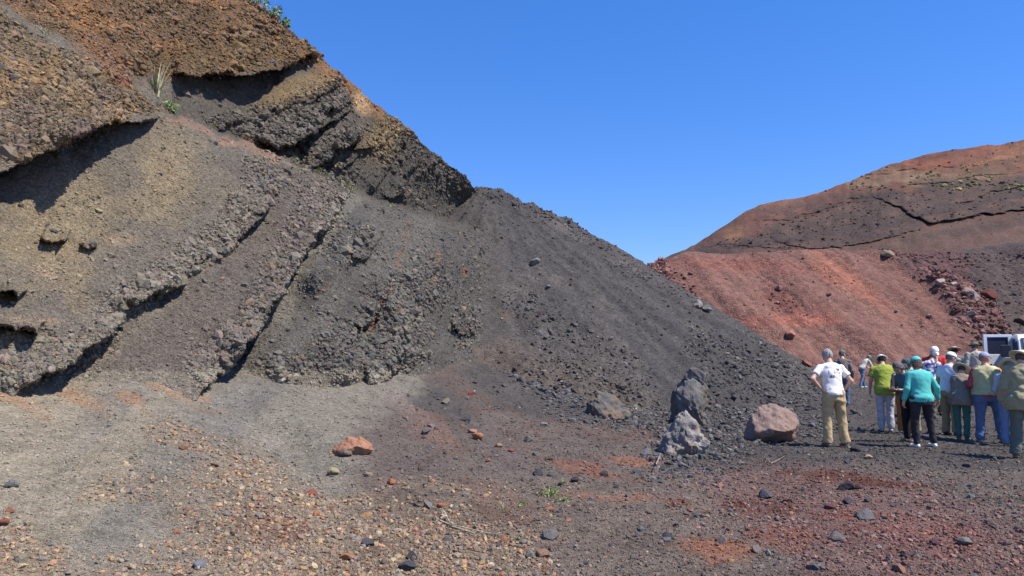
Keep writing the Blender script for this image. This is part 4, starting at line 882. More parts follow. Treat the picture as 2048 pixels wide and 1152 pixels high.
for i, (u, v, w, h, n, lab) in enumerate([(1008, 1020, 20, 36, 40, "dry grass clump with bleached blades left of the green weeds"), (1270, 820, 40, 14, 50, "flattened dead grass between the half-buried boulder and the tall boulder"), (1180, 1060, 60, 8, 50, "thin dry grass wisps lying in the bottom centre"), (1165, 1010, 12, 18, 12, "sparse straw tuft right of the green weeds")]):
    plant(u, v, lab, "dry grass", lambda s, w=w, h=h, n=n, i=i: [("blades", blades(n, h * s, w * s, .55 * s, 70 + i, droop=.7), M_STRAW), ("broken_blades", blades(n // 2, h * .6 * s, w * 1.1 * s, .5 * s, 80 + i, droop=1.0), M_WOOD)], "dry_grass", tags=('ground', 'pile'))
_w = []
for i in range(420):
    u_ = rng.uniform(960, 1480) if rng.random() < .8 else rng.uniform(600, 2000); v_ = rng.uniform(990, 1150) if rng.random() < .8 else rng.uniform(930, 1150)
    try: p_, _, _ = hit(u_, v_, ('ground',))
    except RuntimeError: continue
    bv, bf = blades(int(rng.integers(2, 5)), rng.uniform(.02, .07), .07, .0016, 500 + i, droop=.6); _w.append((bv + p_, bf))
link("dry_wisps", mesh_np("dry_wisps", *merge(_w), smooth=False), M_STRAW, kind='stuff', label="fine dry grass wisps sprinkled over the bottom centre of the floor", category="dry grass")
def ground_path(pix, lift=.012):
    return [hit(u, v, ('ground',))[0] + np.array([0, 0, lift]) for u, v in pix]
def stalk(name, paths, label, cat, r0, r1, names):
    o0 = paths[0][0]; e = bpy.data.objects.new(name, None); COL.objects.link(e); e.location = o0; e['label'] = label; e['category'] = cat
    for nm, p in zip(names, paths):
        V, F = tube([q - o0 for q in p], r0, r1); link(nm, mesh_np(nm, V, F), M_WOOD, parent=e)
stalk("dry_stalk", [ground_path([(880, 1048), (900, 1056), (930, 1062), (970, 1071), (1022, 1078)], .03), ground_path([(880, 1048), (893, 1042), (890, 1034), (884, 1026)], .05), ground_path([(893, 1042), (900, 1052), (905, 1058)], .04), ground_path([(900, 1056), (940, 1068), (962, 1076)], .02)],
      "long bleached dry stalk with a forked root lying on the ochre gravel", "stalk", .009, .003, ["stem", "root", "root", "branch"])
stalk("dry_twig", [ground_path([(1540, 930), (1555, 925), (1568, 916)], .04), ground_path([(1540, 930), (1535, 922), (1530, 930)], .05)], "forked pale twig on the ground in front of the pinkish boulder", "twig", .006, .002, ["stem", "branch"])
stalk("white_stick", [ground_path([(1312, 945), (1318, 930), (1322, 922)], .12)], "short white stick poking up from the lava chunks", "stick", .008, .004, ["shaft"])
# ------------------------------------------------------------------ implicit surfaces -> meshes (surface nets)
def surface_nets(f, lo, hi, h):
    lo = np.array(lo, float); hi = np.array(hi, float)
    n = np.ceil((hi - lo) / h).astype(int) + 1
    g = np.stack(np.meshgrid(*[lo[i] + np.arange(n[i]) * h for i in range(3)], indexing='ij'), -1)
    d = f(g).astype(np.float32)
    d[0], d[-1] = np.maximum(d[0], h), np.maximum(d[-1], h); d[:, 0], d[:, -1] = np.maximum(d[:, 0], h), np.maximum(d[:, -1], h); d[:, :, 0], d[:, :, -1] = np.maximum(d[:, :, 0], h), np.maximum(d[:, :, -1], h)
    s = d < 0
    nx, ny, nz = n - 1
    cnt = np.zeros((nx, ny, nz)); pos = np.zeros((nx, ny, nz, 3))
    base = np.stack(np.meshgrid(np.arange(nx), np.arange(ny), np.arange(nz), indexing='ij'), -1).astype(float)
    sl = lambda a, o: a[o[0]:o[0] + nx, o[1]:o[1] + ny, o[2]:o[2] + nz]
    for ax in range(3):
        o1, o2 = [i for i in range(3) if i != ax]
        for p in (0, 1):
            for q in (0, 1):
                a = [0, 0, 0]; a[o1] = p; a[o2] = q; b = list(a); b[ax] = 1
                da, db = sl(d, a), sl(d, b); m = (da < 0) != (db < 0)
                t = np.where(m, da / np.where(m, da - db, 1), 0)
                off = np.array(a, float)
                pt = np.broadcast_to(off, base.shape).copy(); pt[..., ax] += t
                pos += pt * m[..., None]; cnt += m
    act = cnt > 0
    idx = np.full(cnt.shape, -1); idx[act] = np.arange(act.sum())
    V = lo + (base[act] + pos[act] / cnt[act][:, None]) * h
    F = []
    for ax in range(3):
        o1, o2 = [(1, 2), (2, 0), (0, 1)][ax]
        sA = [slice(0, n[i] - 1) if i == ax else slice(1, n[i] - 1) for i in range(3)]
        sB = list(sA); sB[ax] = slice(1, n[ax])
        a, b = s[tuple(sA)], s[tuple(sB)]
        ii = np.stack(np.nonzero(a != b), 1)
        if not len(ii): continue
        inv = ~a[tuple(ii.T)]
        c = ii.copy(); c[:, o1] += 1; c[:, o2] += 1
        def at(d1, d2):
            k = c.copy(); k[:, o1] += d1; k[:, o2] += d2; return idx[k[:, 0], k[:, 1], k[:, 2]]
        q = np.stack([at(-1, -1), at(0, -1), at(0, 0), at(-1, 0)], 1)
        q[inv] = q[inv][:, ::-1]; F.append(q)
    F = np.concatenate(F); F = F[(F >= 0).all(1)]
    return V, F
def caps(P, a, b, r0, r1):
    a = np.array(a, float); b = np.array(b, float); ab = b - a
    t = np.clip(((P - a) @ ab) / (ab @ ab + 1e-12), 0, 1)
    return np.linalg.norm(P - a - t[..., None] * ab, axis=-1) - (r0 + (r1 - r0) * t)
def ell(P, c, r):
    r = np.array(r, float); q = (P - np.array(c, float)) / r; l = np.linalg.norm(q, axis=-1)
    return (l - 1) * r.min() * np.clip(1 / np.maximum(l, .6), .5, 1.3)
def smin(a, b, k):
    h = np.clip(.5 + .5 * (b - a) / k, 0, 1); return b * (1 - h) + a * h - k * h * (1 - h)
def rotx(a): c, s = math.cos(a), math.sin(a); return np.array([[1, 0, 0], [0, c, -s], [0, s, c]])
def rotz(a): c, s = math.cos(a), math.sin(a); return np.array([[c, -s, 0], [s, c, 0], [0, 0, 1]])

# head: origin at the skull centre, face towards +y
def head_sdf(P):
    d = ell(P, (0, -.008, .018), (.075, .095, .098))
    d = smin(d, ell(P, (0, .030, -.050), (.054, .060, .068)), .03)            # jaw
    d = smin(d, ell(P, (0, .075, -.095), (.024, .020, .020)), .02)            # chin
    d = smin(d, caps(P, (0, .092, .012), (0, .116, -.026), .009, .014), .012)  # nose
    d = smin(d, caps(P, (-.03, .088, .028), (.03, .088, .028), .010, .010), .015)
    for s in (-1, 1):
        d = -smin(-d, ell(P, (s * .031, .104, .008), (.016, .014, .011)), .01)
        d = np.minimum(d, ell(P, (s * .030, .083, .007), (.013, .012, .011)))
        d = smin(d, ell(P, (s * .080, -.005, -.008), (.010, .020, .032)), .008)
        d = smin(d, ell(P, (s * .045, .070, -.025), (.020, .018, .018)), .015)
    d = smin(d, ell(P, (0, .098, -.055), (.026, .010, .006)), .006)
    d = smin(d, ell(P, (0, .094, -.068), (.022, .011, .006)), .006)
    return d
HEAD_V, HEAD_F = surface_nets(head_sdf, (-.11, -.13, -.14), (.11, .145, .14), .0085)
def hand_sdf(P):   # wrist at origin, fingers towards -z, palm faces -x (right hand), thumb towards +y
    d = caps(P, (0, 0, .01), (0, 0, -.03), .024, .026)
    d = smin(d, ell(P, (0, .0, -.055), (.015, .040, .048)), .015)
    for i, (y, l) in enumerate([(.030, .070), (.011, .080), (-.009, .074), (-.028, .058)]):
        a = np.array([0, y, -.088]); b = a + [-.012, y * .12, -l * .45]; c = b + [-.022, y * .05, -l * .30]; e = c + [-.022, 0, -l * .16]
        d = smin(d, caps(P, a, b, .0098, .009), .004); d = smin(d, caps(P, b, c, .009, .008), .003); d = smin(d, caps(P, c, e, .008, .0065), .003)
    a = np.array([-.004, .028, -.028]); b = a + [-.012, .028, -.028]; c = b + [-.012, .006, -.030]
    d = smin(d, caps(P, a, b, .013, .011), .008); d = smin(d, caps(P, b, c, .011, .008), .004)
    return d
HAND_V, HAND_F = surface_nets(hand_sdf, (-.10, -.06, -.185), (.04, .09, .045), .0052)

TZ = [.78, .86, .93, 1.02, 1.10, 1.20, 1.32, 1.40, 1.45, 1.50]
TX = [.150, .168, .172, .152, .142, .150, .170, .160, .112, .060]
TY = [.110, .122, .126, .108, .102, .108, .116, .104, .082, .058]
def torso_d(Q, wx, off, belly=0.0, lo=.80, hi=1.50):
    z = Q[..., 2]
    rx = np.interp(z, TZ, TX) * wx + off; ry = np.interp(z, TZ, TY) * (wx * .6 + .4) + off + belly * .6 * np.exp(-((z - 1.06) / .14) ** 2)
    cy = belly * .35 * np.exp(-((z - 1.06) / .14) ** 2)
    l = np.sqrt((Q[..., 0] / rx) ** 2 + ((Q[..., 1] - cy) / ry) ** 2)
    d = (l - 1) * np.minimum(rx, ry) * np.clip(1 / np.maximum(l, .7), .6, 1)
    return np.maximum(d, np.maximum(z - hi, lo - z))

def cloth_mat():
    m, nt, b = new_mat("cloth"); L = nt.links
    at = nd(nt, "ShaderNodeVertexColor", layer_name="Col"); tc = nd(nt, "ShaderNodeTexCoord")
    n1 = nd(nt, "ShaderNodeTexNoise"); n1.inputs['Scale'].default_value = 14; n1.inputs['Detail'].default_value = 5; L.new(tc.outputs['Object'], n1.inputs['Vector'])
    mr = nd(nt, "ShaderNodeMapRange"); mr.inputs['From Min'].default_value = .3; mr.inputs['From Max'].default_value = .7; mr.inputs['To Min'].default_value = .88; mr.inputs['To Max'].default_value = 1.1
    L.new(n1.outputs['Fac'], mr.inputs['Value'])
    vm = nd(nt, "ShaderNodeVectorMath", operation='SCALE'); L.new(at.outputs['Color'], vm.inputs[0]); L.new(mr.outputs[0], vm.inputs['Scale']); L.new(vm.outputs[0], b.inputs['Base Color'])
    b.inputs['Roughness'].default_value = .85; b.inputs['Specular IOR Level'].default_value = .2
    bp = nd(nt, "ShaderNodeBump"); bp.inputs['Strength'].default_value = .35; bp.inputs['Distance'].default_value = .02; L.new(n1.outputs['Fac'], bp.inputs['Height']); L.new(bp.outputs[0], b.inputs['Normal'])
    return m
M_CLOTH = cloth_mat()
def skin_mat():
    m, nt, b = new_mat("skin"); L = nt.links
    at = nd(nt, "ShaderNodeVertexColor", layer_name="Col"); L.new(at.outputs['Color'], b.inputs['Base Color'])
    b.inputs['Roughness'].default_value = .5; b.inputs['Subsurface Weight'].default_value = .08; b.inputs['Subsurface Radius'].default_value = (.02, .008, .004)
    return m
M_SKIN = skin_mat()
SKIN = np.array([.56, .33, .23])
PSEED = [0]
def vnorm(V, F):
    n = np.zeros_like(V); fn = np.cross(V[F[:, 2]] - V[F[:, 0]], V[F[:, 3]] - V[F[:, 1]])
    for k in range(4): np.add.at(n, F[:, k], fn)
    return n / (np.linalg.norm(n, axis=1, keepdims=True) + 1e-12)

def person(u, v, label, H=1.72, yaw=0., lean=0., nod=0., turn=0., wx=1., belly=0., arms=('hang', 'hang'), feet=((-.10, 0), (.10, 0)), D=None,
           shirt=(200, 200, 200), sleeve='short', hem=.90, loose=.018, pants=(90, 90, 90), pleg=.012, shoes=(90, 80, 70), hair=(90, 86, 84), hairlen=.0, hat=None, hatc=(200, 200, 200),
           vest=None, vhem=.84, vopen=False, pattern=None, extras=(), fold=1.0, skinc=1.0, group="people gathered on the quarry floor"):
    PSEED[0] += 1; sd_ = PSEED[0] * 10
    if D is None:
        p, c, n = hit(u, v, ('ground', 'pile'), 7)
    else:
        p = pix2world(u, 700, D); p = np.array([p[0], p[1], float(ground_h(p[0:1], p[1:2])[0])])
    S = H / 1.72
    body_yaw = math.radians(yaw)
    piv = np.array([0, 0, .95]); Rl = rotx(-math.radians(lean))
    def bend(q): return piv + Rl @ (np.array(q, float) - piv)
    def unbend(P):
        w = sstep(-.05, .16, P[..., 2] - .92); a = math.radians(lean) * w
        c, s = np.cos(a), np.sin(a); y = P[..., 1] - piv[1]; z = P[..., 2] - piv[2]
        return np.stack([P[..., 0], c * y - s * z, s * y + c * z + piv[2]], -1)
    sw = .17 + .02 * wx
    J = {}
    for i, sx in enumerate((-1, 1)):
        sh = bend((sx * sw, 0, 1.385)); ds = sh - np.array([sx * sw, 0, 1.385])
        a = arms[i]; ex = (wx - 1) * .10
        if a == 'hang': el, wr = (sx * (.245 + ex), -.03, 1.13), (sx * (.265 + ex), .05, .90)
        elif a == 'hips': el, wr = (sx * (.40 + ex), -.10, 1.17), (sx * (.185 + ex), -.02, 1.0)
        elif a == 'front': el, wr = (sx * (.235 + ex), .03, 1.14), (sx * .09, .25, 1.10)
        elif a == 'reach': el, wr = (sx * .22, .12, 1.17), (sx * .14, .34, 1.02)
        elif a == 'wide': el, wr = (sx * (.30 + ex), -.04, 1.15), (sx * (.36 + ex), .04, .92)
        elif a == 'back': el, wr = (sx * (.27 + ex), -.14, 1.15), (sx * .06, -.17 - belly * .2, 1.02)
        else: el, wr = a
        el = np.array(el) + ds * .9; wr = np.array(wr) + ds * .75
        el = sh + (el - sh) / np.linalg.norm(el - sh) * .285
        wl = np.linalg.norm(wr - el); wr = el + (wr - el) / wl * min(max(wl, .20), .26)
        J[sx] = (sh, el, wr)
    LG = {}
    for i, sx in enumerate((-1, 1)):
        hip = np.array([sx * .088 * wx, 0, .92]); an = np.array([feet[i][0], feet[i][1], .085])
        kn = (hip + an) / 2 + np.array([sx * .005, .035 + .05 * abs(feet[i][1]), .01]); LG[sx] = (hip, kn, an)
    # --- body
    neck0 = bend((0, -.01, 1.43)); hc = bend((0, .015, 1.615)); hn = math.radians(lean + nod); hc = neck0 + rotx(-math.radians(nod) * .6) @ (hc - neck0)
    Rh = rotz(math.radians(turn)) @ rotx(-hn)
    def body(P):
        Q = unbend(P); d = torso_d(Q, wx * .93, -.012, belly)
        d = smin(d, caps(P, neck0 + (0, 0, -.02), hc + Rh @ np.array([0, -.025, -.05]), .056, .052), .03)
        for sx in (-1, 1):
            sh, el, wr = J[sx]; a = caps(P, sh, el, .050 * wx ** .5, .038); a = smin(a, caps(P, el, wr, .038, .026), .02); d = smin(d, a, .03)
            hip, kn, an = LG[sx]; a = caps(P, hip, kn, .080 * wx ** .7, .052); a = smin(a, caps(P, kn, an, .052, .036), .02); d = smin(d, a, .03)
            d = smin(d, caps(P, an - (0, .02, .04), an + (sx * .01, .13, -.055), .03, .026), .02)
        return d
    ext = .55 + .2 * (wx - 1) + .1; lo = (-ext, -.6 + min(0, -math.sin(math.radians(lean)) * 0), -.02); hi = (ext, .6 + .9 * max(0, math.sin(math.radians(lean))), 1.75)
    V, F = surface_nets(body, lo, hi, .022)
    parts = [(V, F)]; cols = [np.tile(SKIN * skinc, (len(V), 1))]
    hv = (HEAD_V @ Rh.T) + hc; hcC = np.tile(SKIN * skinc, (len(HEAD_V), 1))
    x, y, z = HEAD_V.T
    eye = (np.hypot(abs(x) - .030, z - .007) < .010) & (y > .08); hcC[eye] = (.06, .05, .05); lip = (abs(x) < .026) & (y > .085) & (abs(z + .062) < .011); hcC[lip] *= (.9, .55, .5)
    parts.append((hv, HEAD_F)); cols.append(hcC)
    for sx in (-1, 1):
        sh, el, wr = J[sx]; zax = -(wr - el) / np.linalg.norm(wr - el)
        fwd = np.array([0, 1.0, 0]); yax = fwd - zax * (fwd @ zax)
        if np.linalg.norm(yax) < .4: yax = np.array([0, 0, 1.0]) - zax * zax[2]
        yax /= np.linalg.norm(yax); xax = np.cross(yax, zax)
        hvv = HAND_V.copy(); f_ = HAND_F
        if sx < 0: hvv[:, 0] *= -1; f_ = f_[:, ::-1]
        hv2 = hvv[:, 0:1] * xax + hvv[:, 1:2] * yax + hvv[:, 2:3] * zax + wr
        parts.append((hv2, f_)); cols.append(np.tile(SKIN * skinc, (len(hv2), 1)))
    V, F = merge(parts)
    root = link("person", mesh_np("person", V * S, F, np.concatenate(cols)), M_SKIN, label=label, category="person", group=group)
    root.location = p + np.array([0, 0, -.01]); root.rotation_euler = (0, 0, body_yaw)
    def add(name, f, lo_, hi_, h, color, mat=M_CLOTH, wr_=.010, pat=None, lab=None, par=None, smooth=True):
        V, F = surface_nets(f, lo_, hi_, h)
        if not len(V): return None
        N = vnorm(V, F); x, y, z = V.T
        if wr_:
            w = np.abs(fbm(x + z * .5, y + z * .3, z * .9, 7.0, 3, sd_ + len(name))) * 1.5 - .5
            V = V + N * (w * wr_)[:, None]
        C = np.tile(alb(*color), (len(V), 1))
        if pat is not None: C = pat(V, C)
        o = link(name, mesh_np(name, V * S, F, C, smooth=smooth), mat, parent=par or root)
        if lab: o['label'] = lab
        return o
    sl = {'short': .62, 'long': 2.0, 'elbow': 1.15, 'none': 0.12}[sleeve]
    def top(off, hemz, slen, open_=False, flare=.0, full=False):
        def f(P):
            Q = unbend(P); d = torso_d(Q, wx, off + flare * np.clip(1.1 - Q[..., 2], 0, .3), belly, hemz, 1.475)
            if slen > .2:
                for sx in (-1, 1):
                    sh, el, wr = J[sx]; r0 = .047 * wx ** .5 + off * .9
                    if slen <= 1: e = sh + (el - sh) * slen; a = caps(P, sh, e, r0, r0 + .006); ax = (el - sh) / np.linalg.norm(el - sh); a = np.maximum(a, (P - e) @ ax)
                    else:
                        t = min(1, (slen - 1)); e = el + (wr - el) * t; a = smin(caps(P, sh, el, r0, .042 + off), caps(P, el, e, .042 + off, .036 + off * .8), .015); ax = (wr - el) / np.linalg.norm(wr - el); a = np.maximum(a, (P - e) @ ax)
                    d = smin(d, a, .025)
            # collar opening round the neck
            d = np.maximum(d, -(caps(P, neck0, hc, .060 + off * .3, .06)))
            if open_: d = np.maximum(d, np.where(P[..., 1] > 0, .065 - abs(Q[..., 0]), -1))
            return d
        return f
    add("shirt", top(loose, hem, sl), lo, hi, .019, shirt, pat=pattern, wr_=.012 * fold)
    if vest is not None: add(vest[1], top(loose + .022, vhem, vest[2], vopen, .12), lo, hi, .019, vest[0], wr_=.016 * fold)
    def trous(P):
        Q = unbend(P); d = torso_d(Q, wx, .006, belly * .6, .80, 1.0)
        for sx in (-1, 1):
            hip, kn, an = LG[sx]; a = caps(P, hip, kn, .088 * wx ** .8 + pleg, .064 + pleg); a = smin(a, caps(P, kn, an, .062 + pleg, .052 + pleg * 1.3), .02); d = smin(d, a, .02)
        return np.maximum(d, .075 - P[..., 2])
    add("trousers", trous, (-.45, -.45, .0), (.45, .45, 1.04), .019, pants, wr_=.014 * fold)
    for sx in (-1, 1):
        an = LG[sx][2]
        def shoe(P, an=an, sx=sx):
            d = smin(caps(P, an + (0, -.035, -.045), an + (sx * .012, .15, -.052), .038, .036), caps(P, an + (0, 0, .0), an + (0, .02, -.03), .045, .045), .02)
            return np.maximum(d, .012 - P[..., 2] - 0)
        add("shoe", shoe, an + (-.09, -.11, -.09), an + (.09, .22, .07), .012, shoes, wr_=0)
    # --- hair and hats, in head space
    def inhead(f):
        def g(P): return f((P - hc) @ Rh)
        return g
    hb0, hb1 = hc - .26, hc + .26
    def hairf(P):
        x, y, z = P[..., 0], P[..., 1], P[..., 2]
        d = ell(P, (0, -.012, .020), (.086, .106, .110))
        if hairlen: d = smin(d, ell(P, (0, -.045, -.05 - hairlen * .5), (.085, .062, .07 + hairlen * .5)), .04)
        d = d + .007 * np.sin(x * 130 + z * 60) * np.sin(y * 110 + z * 90)
        if hat: d = np.maximum(d, z - .046)
        cut = np.maximum(y - .045 - z * .35, -z - .055 - hairlen)             # keep back and top
        return np.maximum(d, np.minimum(cut, np.maximum(y - .088, .052 - z)) if True else cut)
    if hair is not None: add("hair", inhead(hairf), hb0, hb1, .0105, hair, wr_=.004)
    if hat == 'cap':
        o = add("cap", inhead(lambda P: np.maximum(ell(P, (0, -.010, .040), (.094, .112, .098)), .036 - P[..., 2])), hb0, hb1, .0105, hatc, wr_=.002)
        add("bill", inhead(lambda P: np.maximum(ell(P, (0, .125, .040 - .0), (.078, .085, .016)), .06 - P[..., 1])), hb0, hb1, .009, hatc, wr_=0, par=None)
    elif hat in ('bucket', 'floppy', 'straw', 'bowl'):
        br = {'bucket': .135, 'floppy': .185, 'straw': .19, 'bowl': .135}[hat]; dr = {'bucket': .35, 'floppy': .22, 'straw': .05, 'bowl': .30}[hat]
        add("hat_crown", inhead(lambda P: np.maximum(ell(P, (0, -.008, .045), (.096, .114, .092 if hat != 'bucket' else .080)), .034 - P[..., 2])), hb0, hb1, .0105, hatc, wr_=.003)
        def brim(P):
            r = np.hypot(P[..., 0], (P[..., 1] + .008) * .9); zz = .050 - np.maximum(r - .08, 0) * dr + (.014 * np.sin(np.arctan2(P[..., 0], P[..., 1]) * 2 + sd_) if hat == 'floppy' else 0)
            return np.maximum(np.maximum(abs(P[..., 2] - zz) - .009, r - br), .078 - r)
        add("hat_brim", inhead(brim), hc - .30, hc + .30, .0115, hatc, wr_=0)
        if hat in ('straw',): add("hat_band", inhead(lambda P: np.maximum(np.maximum(ell(P, (0, -.008, .045), (.101, .119, .096)), .055 - P[..., 2]), P[..., 2] - .085)), hb0, hb1, .0105, (70, 60, 50), wr_=0)
    for e in extras: e(add, J, LG, bend, unbend, inhead, hc)
    return root

# --- patterns and carried things
def back_print(V, C):
    x, y, z = V.T
    m = (y < -.03) & (abs(x - .0) < .11) & (z > 1.20) & (z < 1.36) & (fbm(x, y, z, 17, 3, 77) > -.02)
    C[m] = alb(120, 84, 92); return C
def floral(V, C):
    m = fbm(V[:, 0], V[:, 1], V[:, 2], 14, 2, 78) > .25; C[m] = alb(96, 84, 140); return C
def plaid(V, C):
    m = (np.sin(V[:, 2] * 70) > .5) | (np.sin(V[:, 0] * 70) > .6); C[m] *= .86; return C
def knapsack(color):
    def f(add, J, LG, bend, unbend, inhead, hc):
        def d(P):
            Q = unbend(P); q = np.abs(Q - np.array([0, -.19, 1.20])) - np.array([.12, .05, .16]); return np.linalg.norm(np.maximum(q, 0), axis=-1) + np.minimum(q.max(-1), 0) - .03
        add("backpack", d, (-.3, -.5, .8), (.3, .6, 1.6), .02, color)
    return f
def strap(color):
    def f(add, J, LG, bend, unbend, inhead, hc):
        a, b = bend((-.12, -.13, 1.44)), bend((.15, -.14, 1.0)); add("strap", lambda P: caps(P, a, b, .016, .016), (-.3, -.4, .8), (.3, .7, 1.6), .011, color, wr_=0)
    return f
def held_bag(color, side):
    def f(add, J, LG, bend, unbend, inhead, hc):
        w = J[side][2] + np.array([0, .02, -.30]); add("carried_bag", lambda P: smin(ell(P, w, (.09, .06, .15)), caps(P, w, w + (0, 0, .22), .03, .012), .04), w - .25, w + (.25, .25, .3), .014, color)
    return f

HP = "people gathered on the quarry floor"
# standing apart at the left
person(1664, 893, "man in white T-shirt and khaki trousers with his hands on his hips, back turned", H=1.80, yaw=4, lean=12, nod=14, turn=-12, wx=1.03, arms=('hips', ((.34, -.05, 1.16), (.24, .10, .96))), feet=((-.13, .02), (.17, -.0)), D=13.9,
       shirt=(236, 234, 238), sleeve='short', hem=.90, pants=(190, 164, 118), shoes=(120, 104, 92), hair=(150, 148, 150), pattern=back_print, pleg=.02)
person(1684, 812, "man in grey-brown shirt, jeans and a green cap behind the khaki trousers man", H=1.80, yaw=-25, lean=8, nod=12, turn=-30, arms=('hang', 'hang'), feet=((-.09, 0), (.09, 0)), D=24, shirt=(122, 112, 108), sleeve='long', hem=.84, pants=(92, 112, 150), hair=(110, 104, 100), hat='cap', hatc=(96, 120, 104), shoes=(120, 104, 96), extras=(strap((60, 70, 90)),))
person(1722, 782, "person in a teal cap and cream shirt bending at the foot of the red mound", H=1.68, yaw=-75, lean=38, nod=10, arms=('reach', 'reach'), feet=((-.10, .18), (.10, -.22)), D=36, shirt=(206, 200, 186), sleeve='elbow', pants=(108, 130, 160), hat='cap', hatc=(52, 170, 160), hair=(90, 80, 70), shoes=(200, 200, 200))
person(1766, 860, "man in lime green shirt and white sun hat with pale grey trousers, back turned", H=1.76, yaw=-18, lean=20, nod=18, wx=1.12, belly=.03, arms=('hang', 'front'), feet=((-.09, .03), (.08, -.03)), D=17.0, shirt=(152, 166, 44), sleeve='short', hem=.80, loose=.03, pants=(190, 190, 200), hat='bowl', hatc=(238, 234, 232), hair=(60, 50, 44), shoes=(180, 176, 170), pattern=None, extras=(held_bag((170, 176, 214), 1),), skinc=.85)
# the cluster
person(1803, 858, "person in rust orange trousers between the lime shirt and the teal top", H=1.56, yaw=160, lean=20, nod=15, arms=('front', 'front'), D=16.6, shirt=(70, 96, 116), sleeve='long', pants=(172, 108, 48), hair=(74, 72, 74), shoes=(190, 180, 170), skinc=.8)
person(1815, 884, "grey-haired woman with a blue top and black trousers looking down beside the teal top", H=1.66, yaw=115, lean=24, nod=22, arms=('front', 'front'), D=15.0, shirt=(64, 112, 128), sleeve='elbow', pants=(40, 38, 44), hair=(112, 106, 104), hairlen=.04, shoes=(120, 110, 96), skinc=.8)
person(1829, 868, "person with dark grey-green hair behind the woman in the teal top", H=1.64, yaw=60, lean=12, nod=14, arms=('hang', 'front'), D=16.4, shirt=(96, 176, 176), sleeve='long', pants=(150, 142, 110), hair=(84, 98, 98), hairlen=.03, shoes=(90, 84, 80))
person(1838, 893, "woman in bright teal long-sleeved top, black trousers and white shoes, back turned", H=1.66, yaw=6, lean=7, nod=10, wx=1.30, belly=.02, arms=('hang', 'wide'), feet=((-.14, .0), (.24, .05)), D=14.0, shirt=(66, 190, 186), sleeve='long', hem=.86, loose=.012, pants=(56, 52, 60), hair=(112, 92, 80), hairlen=.05, hat='cap', hatc=(70, 196, 198), shoes=(232, 232, 232), pleg=.006, fold=.8)
person(1852, 845, "person in a white shirt with purple flowers behind the teal top", H=1.78, yaw=-60, lean=22, nod=24, arms=('front', 'front'), D=19.5, shirt=(232, 228, 238), sleeve='elbow', hem=.80, loose=.03, pants=(118, 112, 90), hair=(96, 98, 106), pattern=floral, shoes=(90, 84, 80))
person(1866, 846, "person in red jacket over a white shirt with a white cap, facing the camera", H=1.82, yaw=160, lean=12, nod=26, arms=('front', 'front'), D=20, shirt=(226, 218, 224), sleeve='short', pants=(110, 104, 92), hat='cap', hatc=(240, 240, 244), hair=(80, 76, 76), vest=((206, 52, 50), 'jacket', 2.0), vopen=True, vhem=.86, shoes=(90, 84, 80))
person(1893, 866, "man in pale blue-white shirt, white cap and khaki cargo trousers looking right", H=1.77, yaw=-62, lean=9, nod=12, turn=-20, wx=1.08, belly=.03, arms=('hang', 'front'), feet=((-.10, .0), (.11, .0)), D=16.2, shirt=(212, 220, 240), sleeve='short', hem=.92, pants=(150, 142, 112), hat='cap', hatc=(240, 240, 246), hair=(120, 110, 104), shoes=(70, 62, 56), pleg=.022, skinc=.8)
person(1916, 880, "short woman in taupe vest over white sleeves with green trousers and a floppy grey hat", H=1.56, yaw=-42, lean=18, nod=18, wx=1.12, arms=('front', 'front'), feet=((-.08, .0), (.08, .0)), D=15.3, shirt=(214, 220, 236), sleeve='elbow', pants=(64, 118, 108), vest=((142, 130, 116), 'vest', .12), vhem=.78, hat='floppy', hatc=(190, 186, 170), hair=(86, 74, 66), shoes=(110, 100, 90), pleg=.008)
person(1909, 830, "person in a wide straw hat and grey shirt standing far back in the group", H=1.72, yaw=-30, lean=10, nod=8, arms=('front', 'hang'), D=22.5, shirt=(118, 122, 130), sleeve='long', pants=(90, 88, 92), hat='straw', hatc=(206, 176, 150), hair=(60, 52, 46), shoes=(80, 74, 70))
person(1951, 826, "person in pale grey-beige shirt and small olive hat walking away towards the van", H=1.84, yaw=-6, lean=3, nod=4, wx=1.1, arms=('hang', 'hang'), D=22.0, shirt=(186, 178, 164), sleeve='elbow', hem=.82, loose=.035, pants=(120, 112, 100), hat='bucket', hatc=(104, 110, 90), hair=(100, 92, 84), shoes=(80, 74, 70), pattern=plaid)
person(1971, 880, "heavy man in pale yellow-green vest over red sleeves, blue jeans and a blue-grey cap", H=1.77, yaw=-16, lean=6, nod=2, turn=-40, wx=1.36, belly=.06, arms=('front', 'front'), feet=((-.17, .0), (.20, .0)), D=14.9, shirt=(192, 76, 92), sleeve='long', hem=.88, pants=(92, 116, 160), vest=((190, 186, 134), 'vest', .12), vhem=.92, hat='cap', hatc=(148, 158, 196), hair=(170, 120, 100), shoes=(176, 160, 140), pleg=.02)
person(2012, 880, "person in camouflage sun hat, pale blue shirt and jeans bowed behind olive jacket", H=1.70, yaw=-40, lean=20, nod=24, arms=('front', 'front'), feet=((-.10, .0), (.10, .0)), D=14.4, shirt=(176, 190, 206), sleeve='long', pants=(108, 134, 172), hat='floppy', hatc=(188, 188, 164), hair=(120, 110, 100), shoes=(150, 120, 100), pleg=.016)
person(2043, 916, "man in olive jacket, dark green trousers and khaki sun hat at the right edge", H=1.76, yaw=-34, lean=14, nod=12, turn=-24, wx=1.18, belly=.03, arms=('hang', 'front'), feet=((-.16, -.10), (.14, .12)), D=12.35, shirt=(120, 116, 92), sleeve='long', pants=(100, 108, 98), vest=((158, 152, 118), 'jacket', 2.0), vhem=.76, hat='floppy', hatc=(206, 200, 172), hair=(90, 80, 72), shoes=(126, 106, 92), loose=.03, pleg=.024, fold=1.3)

